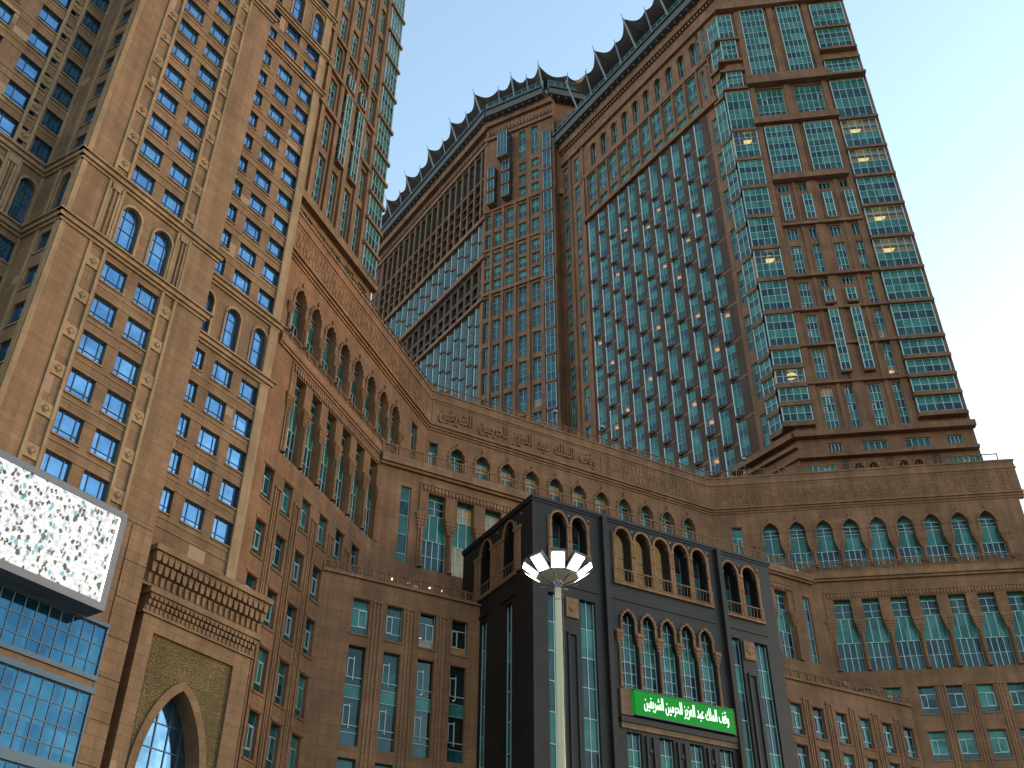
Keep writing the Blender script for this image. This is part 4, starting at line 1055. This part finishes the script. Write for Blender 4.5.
rp = [fGs.w(-50, 179), fG.w(0, 179), fG.w(14.9, 179), F(fG.w(14.9, 0), 62).w(22, 179), F(fGs.w(-50, 0), 35).w(22, 179)]
b.face(rp, [(p.x, p.y) for p in rp], 'slab'); b.build('wall', TG)

# ---- roof terraces: dark slab, glass screen, raking posts, tent canopies slung between them
def roofline(par, fr, u0, u1, z, posts, zt, zs, lean, slab0=2.1, start=None):
    """posts: list of (u, tall?)"""
    b = MB(); b.box(fr, u0, u1, z, z + 1.7, -3.5, slab0, 'slab', True); b.box(fr, u0, u1, z + 1.7, z + 2.1, -3.5, slab0 + .35, 'dkmetal', True)
    for i in range(int((u1 - u0) / 1.6)): x = u0 + .5 + 1.6 * i; b.box(fr, x, x + .3, z - .5, z, 0, slab0 * .8, 'slab', True)
    b.build('roof_slab', par)
    b = MB(); zb = z + 2.1
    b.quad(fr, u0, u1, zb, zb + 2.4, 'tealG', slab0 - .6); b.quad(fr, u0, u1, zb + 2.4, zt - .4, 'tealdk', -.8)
    n = int((u1 - u0) / 1.5)
    for i in range(n + 1): x = u0 + (u1 - u0) * i / n; b.box(fr, x - .05, x + .05, zb, zb + 2.5, slab0 - .62, slab0 - .5, 'silver'); b.box(fr, x - .05, x + .05, zb, zt - .4, -.8, -.68, 'dkmetal')
    b.box(fr, u0, u1, zb + 2.4, zb + 2.52, slab0 - .66, slab0 - .46, 'silver', True); b.build('glass_screen', par)
    tips = [start] if start else []
    for u, tall in posts:
        b = MB(); zz = zt if tall else zs; ln = lean if tall else lean * .45
        a = fr.w(u, zb, slab0 + .1); t = fr.w(u, zz, slab0 + .1 + ln); e = t + (t - a).normalized() * (1.3 if tall else .9)
        b.tube(a, t, .20 if tall else .16, 'post', 6); b.tube(t, e, .06, 'dkmetal', 5)
        b.tube(t, fr.w(u, zt - .3, -2.5), .05, 'dkmetal', 4)
        b.build('canopy_post', par); tips.append((t, u, tall, fr.w(u, zt - .2, -3.2)))
    for (t0, ua, ta, i0), (t1, ub, tb, i1) in zip(tips, tips[1:]):
        b = MB(); n = 8; m_ = 5; gridp = []
        for i in range(n + 1):
            s = i / n; row = []
            sag = math.sin(s * math.pi)
            o = t0.lerp(t1, s) - Vector((0, 0, (1.05 if abs(t0.z - t1.z) > .1 else .9) * sag)) - fr.n * .75 * sag
            q = i0.lerp(i1, s) + Vector((0, 0, .0))
            for j in range(m_ + 1):
                r_ = j / m_; p = o.lerp(q, r_) - Vector((0, 0, .75 * math.sin(r_ * math.pi))); row.append(p)
            gridp.append(row)
        for i in range(n):
            for j in range(m_):
                q = [gridp[i][j], gridp[i + 1][j], gridp[i + 1][j + 1], gridp[i][j + 1]]
                b.face(q, [(p.x, p.y) for p in q], 'fabric')
        c = b.build('canopy', par)
        sm = c.modifiers.new('thickness', 'SOLIDIFY'); sm.thickness = .06
    return tips[-1]
tall_u = [-35.5, -26.6, -17.9, -9.2, -.5]
tp = roofline(TE, fE, -47.5, .8, 163.2, sorted([(u, True) for u in tall_u] + [(u + 4.4, False) for u in tall_u[:-1]]), 172.2, 170.9, 2.8)
roofline(TE, fT, .0, 22, 163.2, [(5.5, False), (10, True), (14.6, False), (19.5, True)], 172.2, 170.9, 2.8, start=tp)
tg = [-48.6, -39.0, -29.6, -19.6, -10.0, -.4]
tp = roofline(TG, fGs, -51, .6, 177.2, sorted([(u, True) for u in tg] + [(u + 4.8, False) for u in tg[:-1]]), 184.4, 183.2, 2.0)
tp = roofline(TG, fG, .0, 13.4, 177.2, [(3.4, False), (7.0, True), (10.2, False), (13.5, True)], 184.4, 183.2, 1.6, start=tp)
fG3 = F(fG.w(13.4, 0), 13); roofline(TG, fG3, .0, 9, 177.2, [(4.0, False), (8.0, True)], 184.4, 183.2, 1.0, start=tp)
b = MB(); b.wall(fG3, 0, 9, 150, 177.2, [], 'twr', .3); b.build('wall', TG)

# ================================================================== 6. tower on the left wing of the podium
PB = Vector((-15.9446, 75.0138)); fW = F(PB, 68)
TW = thing('hotel_tower', (-18, 70, 0), 'brown tower with teal windows half hidden behind the tan tower with blue windows', 'tower')
trim = MB(); hW = []
wl = [70.9, 74.3, 77.8, 81.5, 85.1, 88.4, 93.6, 99.1, 104.5, 109.2, 114.3, 119.6]
for a, c in zip(wl, wl[1:]):
    nz = 2 if c - a < 4 else 4
    bay_box(TW, fW, 1.75, 4.35, a + .35, c - .3, .3, 4, nz, name='bay_window', cap='twt')
    TB(TW).box(fW, 1.5, 4.65, a - .3, a + .15, 0, .6, 'twt', True)
cw_ = [(-10.3, -9.1), (-7.55, -6.25), (-5.0, -3.8), (-2.5, -1.3), (-.1, 1.0)]
for i, (a, c) in enumerate(cw_):
    if i in (2, 3):
        bay_box(TW, fW, a + .1, c - .1, 79.6, 89.6, .4, 2, 8, name='bay_window', cap='twt'); bay_box(TW, fW, a + .1, c - .1, 90.9, 92.6, .4, 2, 1, name='bay_window', cap='twt')
        win(TW, fW, hW, a, c, 94.0, 95.3, 2, 1, .35); win(TW, fW, hW, a, c, 72, 78.3, 2, 5, .35, seed=i)
    elif i == 0:
        for j in range(6): win(TW, fW, hW, a, c, 71.8 + 3.2 * j, 74.2 + 3.2 * j, 2, 2, .35, seed=j % 3)
    else:
        win(TW, fW, hW, a, c, 72, 78.3, 2, 5, .35, seed=i); win(TW, fW, hW, a, c, 79.3, 83.6, 2, 4, .35, seed=i); win(TW, fW, hW, a, c, 84.9, 89.6, 2, 4, .35, seed=i + 1); win(TW, fW, hW, a, c, 91.0, 95.3, 2, 4, .35, seed=i)
    for j, z in enumerate((96.6, 102.0, 107.4)): win(TW, fW, hW, a, c, z, z + 4.3, 2, 4, .35, seed=j)
    if i in (2, 3): bay_box(TW, fW, a + .1, c - .1, 113.2, 120.0, .4, 2, 5, name='bay_window', cap='twt')
    else: win(TW, fW, hW, a, c, 112.8, 119.5, 2, 5, .35, seed=i)
for x in (-8.3, -5.6, -3.15, -.7, 1.35, -10.9): TB(TW).box(fW, x - .3, x + .3, 70.9, 122, 0, .25, 'twt')
for (z0, z1, p) in ((70.0, 70.9, .6), (67.4, 67.8, .5), (84.1, 84.6, .35), (90.1, 90.5, .35), (119.8, 120.6, .7), (95.6, 96.0, .3)): TB(TW).box(fW, -14, 4.8 if p > .4 else 1.5, z0, z1, 0, p, 'twt', True)
for k in range(6): win(TW, fW, hW, -11 + 2.6 * k, -9.4 + 2.6 * k, 68.2, 69.4, 3, 1, .3)
for k in range(6): win(TW, fW, hW, -11 + 2.6 * k, -9.2 + 2.6 * k, 62.6, 66.6, 3, 2, .3)
b = MB(); b.wall(fW, -16, 4.6, 61.5, 122, hW, 'twt', .35); b.quad(F(fW.w(4.6, 0), 158), 0, 16, 61.5, 122, 'twt'); b.quad(F(fW.w(-16, 0), 158), 0, 16, 61.5, 122, 'twt')
rp = [fW.w(-16, 122), fW.w(4.6, 122), fW.w(4.6, 122, -16), fW.w(-16, 122, -16)]; b.face(rp, [(p.x, p.y) for p in rp], 'slab'); b.build('wall', TW)
TB(TW).box(fW, -16.4, 5.2, 122, 123.4, -3, 1.6, 'slab', True)
flush()

# ================================================================== 7. video screen, sign, inscription
SC = thing('video_screen', fA.w(3, 22, 1), 'large lit video screen in a grey casing showing a crowd in white', 'screen')
fS = fA.sub(1.55); b = MB()
b.box(fS, -3.0, 8.05, 22.7, 23.1, -1.4, .06, 'frame_grey', True); b.box(fS, -3.0, 8.05, 27.85, 28.2, -1.4, .06, 'frame_grey', True)
b.box(fS, 7.72, 8.05, 23.1, 27.85, -1.4, .06, 'frame_grey', True); b.box(fS, -3.0, -2.6, 23.1, 27.85, -1.5, .12, 'frame_grey', True)
b.quad(fS, -2.6, 7.72, 23.1, 27.85, 'dkmetal', -1.4); b.build('casing', SC)
b = MB(); b.box(fS, 7.6, 7.66, 23.1, 27.8, .0, .03, 'led'); 
mt, n, bs, outn = _new('crowd_picture'); M['crowd'] = mt
uv = n.nodes.new('ShaderNodeUVMap').outputs[0]
def vor(scale, rnd=1.0):
    v = n.nodes.new('ShaderNodeTexVoronoi'); v.inputs['Scale'].default_value = scale; n.links.new(uv, v.inputs['Vector']); return v
mpS = n.nodes.new('ShaderNodeMapping'); mpS.inputs['Scale'].default_value = (5.0, 3.4, 1); mpS.inputs['Rotation'].default_value = (0, 0, .35)
dn = n.nodes.new('ShaderNodeTexNoise'); dn.inputs['Scale'].default_value = 6; n.links.new(uv, dn.inputs['Vector'])
va = n.nodes.new('ShaderNodeVectorMath'); va.operation = 'MULTIPLY_ADD'; va.inputs[1].default_value = (.28, .28, 0); n.links.new(dn.outputs['Color'], va.inputs[0]); n.links.new(uv, va.inputs[2])
n.links.new(va.outputs[0], mpS.inputs[0])
v1 = vor(1.0); n.links.new(mpS.outputs[0], v1.inputs['Vector']); spec = _ramp(n, v1.outputs['Distance'], .46, .52, (1, 1, 1, 1), (0, 0, 0, 1))
big = _noise(n, uv, 1.1, 3, .6); bigm = _ramp(n, big, .36, .46)
sep = n.nodes.new('ShaderNodeSeparateColor'); n.links.new(v1.outputs['Color'], sep.inputs[0])
pick = _ramp(n, sep.outputs[0], .52, .54)
f = _mix(n, (0, 0, 0), spec, pick); f = _mix(n, (0, 0, 0), f, bigm)
tone = _ramp(n, sep.outputs[1], .3, 1.0, (.015, .02, .02, 1), (.20, .13, .08, 1))
tone2 = _mix(n, tone, (.20, .50, .58), _ramp(n, sep.outputs[2], .80, .82))
fine = _noise(n, uv, 13, 4, .7); fold = _ramp(n, fine, .30, .48, (.55, .62, .66, 1), (1, 1, 1, 1))
body = _noise(n, uv, 4.2, 3, .6); fold2 = _ramp(n, body, .33, .45, (.50, .55, .62, 1), (1, 1, 1, 1))
base = _mix(n, fold, fold2, 1.0, 'MULTIPLY')
x = _mix(n, base, tone2, f)
mp2 = n.nodes.new('ShaderNodeMapping'); mp2.inputs['Scale'].default_value = (2.4, 1.7, 1); mp2.inputs['Rotation'].default_value = (0, 0, -.3); mp2.inputs['Location'].default_value = (3.3, 1.7, 0)
n.links.new(va.outputs[0], mp2.inputs[0]); v2 = vor(1.0); n.links.new(mp2.outputs[0], v2.inputs['Vector'])
sp2 = n.nodes.new('ShaderNodeSeparateColor'); n.links.new(v2.outputs['Color'], sp2.inputs[0])
f2 = _mix(n, (0, 0, 0), _ramp(n, v2.outputs['Distance'], .26, .32, (1, 1, 1, 1), (0, 0, 0, 1)), _ramp(n, sp2.outputs[0], .66, .68))
x = _mix(n, x, _ramp(n, sp2.outputs[1], .2, .9, (.012, .02, .02, 1), (.10, .12, .07, 1)), f2)
bs.inputs['Base Color'].default_value = (.02, .02, .02, 1); n.links.new(x, bs.inputs['Emission Color']); bs.inputs['Emission Strength'].default_value = .16
b.quad(fS, -2.6, 7.6, 23.1, 27.85, 'crowd', .0); b.build('display', SC)

AR = {'w1': 'ﻭﻗﻒ', 'w2': 'ﺍﻟﻤﻠﻚ', 'w3': 'ﻋﺒﺪ', 'w4': 'ﺍﻟﻌﺰﻳﺰ', 'w5': 'ﻟﻠﺤﺮﻣﻴﻦ', 'w6': 'ﺍﻟﺸﺮﻳﻔﻴﻦ'}
def text_mesh(words, sep, name, mk, ext, off):
    cu_ = bpy.data.curves.new(name, 'FONT'); cu_.body = sep.join(AR[w_][::-1] for w_ in reversed(words)); cu_.size = 1; cu_.extrude = ext; cu_.offset = off; cu_.resolution_u = 3
    o = bpy.data.objects.new(name, cu_); COL.objects.link(o); bpy.context.view_layer.update()
    me = bpy.data.meshes.new_from_object(o.evaluated_get(bpy.context.evaluated_depsgraph_get())); bpy.data.objects.remove(o); me.name = name
    me.materials.clear(); me.materials.append(M[mk]); return me
def put_text(me, name, fr, u0, u1, z0, z1, o, parent):
    xs = [v.co.x for v in me.vertices]; ys = [v.co.y for v in me.vertices]; sx = (u1 - u0) / (max(xs) - min(xs)); sy = (z1 - z0) / (max(ys) - min(ys))
    x0, y0 = min(xs), min(ys)
    for v in me.vertices: v.co = fr.w(u0 + (v.co.x - x0) * sx, z0 + (v.co.y - y0) * sy, o + v.co.z) - parent.location
    ob = bpy.data.objects.new(name, me); COL.objects.link(ob); ob.parent = parent; return ob
words = ['w1', 'w2', 'w3', 'w4', 'w5', 'w6']
put_text(text_mesh(words, '  ', 'inscription', 'gold', .07, .008), 'inscription', fC, 1.0, 19.6, 58.45, 60.35, .29, TP)
b = MB()
for (a, c, z0, z1) in ((.4, 20.3, 58.22, 58.3), (.4, 20.3, 60.7, 60.8)): b.box(fC, a, c, z0, z1, .22, .28, 'pod_trim')
for x in (.3, 20.3): b.box(fC, x, x + .08, 58.22, 60.8, .22, .28, 'pod_trim')
b.build('inscription_frame', TP)
SG = thing('illuminated_sign', fD.w(12.8, 25.6, .4), 'green illuminated sign with white arabic lettering, below the five tall arches of the dark block', 'sign')
b = MB(); b.box(fD, 8.15, 17.15, 25.6, 27.35, .02, .42, 'signg', True); b.build('sign_face', SG)
b = MB()
for (z0, z1) in ((25.52, 25.597), (27.353, 27.43)): b.box(fD, 8.1, 17.2, z0, z1, .02, .47, 'dkmetal', True)
b.build('sign_frame', SG)
put_text(text_mesh(words, ' ', 'lettering', 'signw', .02, .002), 'lettering', fD, 8.9, 16.6, 25.92, 27.1, .45, SG)
b = MB()
for a, c in ((7.1, 8.05), (17.25, 17.5)): b.box(fD, a, c, 25.5, 27.4, 0, .2, 'tan', True)
b.box(fD, 7.0, 17.5, 25.0, 25.4, 0, .25, 'granite_trim', True); b.box(fD, 7.1, 17.9, 24.6, 25.0, 0, .12, 'tan', True); b.build('sign_panel', TD)

# ================================================================== 8. lit ceiling lamps behind the glass
for i, (fr, u, z, o, r) in enumerate(lamps):
    q = fr.w(u, z, o); b = MB()
    lk = 'dim' if fr is fE else 'lamp'
    b.cyl((0, 0), r * .5, r * 1.25, -r * .4, -r * .1, lk, 12); b.cyl((0, 0), r * 1.25, r, -r * .1, r * .2, lk, 12, True)
    key = ('lampmesh', round(r, 2), lk)
    if key not in _cache: _cache[key] = b.mesh('ceiling_lamp')
    ob = bpy.data.objects.new('ceiling_lamp', _cache[key]); COL.objects.link(ob); ob.location = q
    nm = {TE: 'brown tower'}
    if fr in (fT,): lb, gp = 'glowing ceiling lamp behind the front glazing of the right brown tower', 'lamps lit in the right tower front'
    elif fr is fE: lb, gp = 'small glowing lamp in a saw tooth bay on the shaded side of the right tower', 'lamps lit in the saw tooth bays'
    elif fr is fG: lb, gp = 'single small lamp glowing in a window of the farthest tower', None
    elif fr is fC: lb, gp = 'small lamp glowing inside a pointed arch of the podium terrace', 'lamps in the podium arches'
    elif fr is fCm: lb, gp = 'warm lamp glowing inside a tall podium window left of the dark block', 'lamps in the tall podium windows'
    elif fr is fC2: lb, gp = 'tiny warm lamp in a low podium window left of the dark block', 'lamps in the low podium windows'
    else: lb, gp = 'small lamp glowing inside an arched balcony of the dark granite block', 'lamps in the granite balconies'
    tag(ob, lb, 'lamp', gp)

# ================================================================== 9. street lamp in the square
LP = Vector((1.52, 30.96, 0))
SL = thing('street_lamp', LP, 'tall cream street lamp with a crown of lit floodlights before the dark block', 'street lamp')
b = MB(); b.cyl((LP.x, LP.y), .20, .105, .5, 16.0, 'pole', 14); b.cyl((LP.x, LP.y), .32, .28, 0, .5, 'pole', 14, True); b.build('pole', SL)
zc = 16.35; b = MB()
b.cyl((LP.x, LP.y), .16, .18, 15.9, 16.12, 'post', 12, True); b.cyl((LP.x, LP.y), .12, .66, 16.10, 16.24, 'pole', 20); b.cyl((LP.x, LP.y), .66, .68, 16.24, 16.32, 'dkmetal', 20, True)
for i in range(9):
    a = 2 * math.pi * (i + .5) / 9; d = Vector((math.cos(a), math.sin(a), 0))
    b.tube(LP + d * .15 + Vector((0, 0, 15.95)), LP + d * .70 + Vector((0, 0, 16.1)), .022, 'dkmetal')
b.cyl((LP.x, LP.y), .05, .04, 16.3, 17.1, 'post', 6); b.build('lamp_bracket', SL)
b = MB()
b.tube(LP + Vector((.115, -.06, 9.0)), LP + Vector((.16, -.04, 16.0)), .018, 'dkmetal', 5)
for zz in (6.0, 11.0, 15.4): b.cyl((LP.x, LP.y), .17 - .004 * zz, .17 - .004 * zz, zz, zz + .09, 'post', 14, True)
b.build('cable_clamp', SL)
for i in range(9):
    a = -math.pi / 2 + 2 * math.pi * (i + .0) / 9 - .02
    d = Vector((math.cos(a), math.sin(a), 0)); t = Vector((-math.sin(a), math.cos(a), 0)); up = (Vector((0, 0, 1)) * .60 + d * .80).normalized(); nn = t.cross(up).normalized()
    if nn.z > 0: nn = -nn
    c = LP + d * .90 + Vector((0, 0, 16.45)); hw, hh2 = .20, .27
    b = MB(); P8 = [c + t * sx * (hw + .045) + up * sy * (hh2 + .045) + nn * sz for sz in (-.16, 0) for sx, sy in ((-1, -1), (1, -1), (1, 1), (-1, 1))]
    for q in ((0, 1, 2, 3), (0, 1, 5, 4), (1, 2, 6, 5), (2, 3, 7, 6), (3, 0, 4, 7)): b.face([P8[j] for j in q], [(0, 0), (1, 0), (1, 1), (0, 1)], 'dkmetal')
    b.tube(LP + d * .45 + Vector((0, 0, 16.28)), c - nn * .1, .03, 'dkmetal')
    hd = b.build('floodlight', SL)
    b = MB(); q = [c + t * sx * hw + up * sy * hh2 + nn * .012 for sx, sy in ((-1, -1), (1, -1), (1, 1), (-1, 1))]; b.face(q, [(0, 0), (1, 0), (1, 1), (0, 1)], 'led'); b.build('lens', hd)

# ================================================================== 10. small fittings on the ledges
def spot(fr, u, z, o, lit, label, grp, h=.7):
    q = fr.w(u, z, o); t = thing('floodlight', q, label, 'floodlight', grp)
    b = MB(); b.tube(q, q + Vector((0, 0, h)), .05, 'dkmetal'); b.box(fr, u - .22, u + .22, z + h - .1, z + h + .22, o - .12, o + .2, 'post', True); b.build('housing', t)
    b = MB(); b.box(fr, u - .18, u + .18, z + h - .05, z + h + .17, o + .2, o + .22, 'bulb' if lit else 'silver'); b.build('lens', t)
spot(fC, 14.6, 63.0, .3, False, 'small floodlight on the railing above the inscription, the left one', None, 1.2)
spot(fC, 20.6, 63.0, .3, False, 'small floodlight on the railing above the inscription, the right one', None, 1.2)
spot(fH, 4.3, 63.0, .3, False, 'small floodlight on the podium roof railing at the foot of the right tower', None, 1.2)
spot(fCm, -3.8, 35.2, 2.2, False, 'small floodlight on the low terrace left of the dark block', None, 1.3)
spot(fCm, 33.0, 35.2, 3.2, False, 'small floodlight on the low terrace close to the right edge of the dark block', None, 1.3)
spot(fCm, 41.2, 35.2, 3.2, False, 'small floodlight on the low terrace, farther right of the dark block', None, 1.3)
for i, u in enumerate((-4.6 + 3.2, 0, 1.6, 3.4)):
    pass
def globe(fr, u, z, o, label, grp):
    q = fr.w(u, z, o); t = thing('terrace_lamp', q, label, 'lamp', grp); b = MB(); b.tube(q, q + Vector((0, 0, .55)), .03, 'dkmetal'); b.build('stem', t)
    b = MB(); c = q + Vector((0, 0, .62)); b.cyl((c.x, c.y), .04, .1, c.z - .09, c.z, 'bulb', 8, True); b.cyl((c.x, c.y), .1, .04, c.z, c.z + .09, 'bulb', 8, True); b.build('globe', t)
for u in (-6.6, -5.2, -3.4, -2.3): globe(fC2, u, 35.2, -.35, 'small round lamp glowing behind the low terrace railing', 'lamps along the low terrace railing')
globe(fCm, 41.3, 49.3, -.4, 'small round lamp glowing on the upper terrace where it meets the right wing', None)
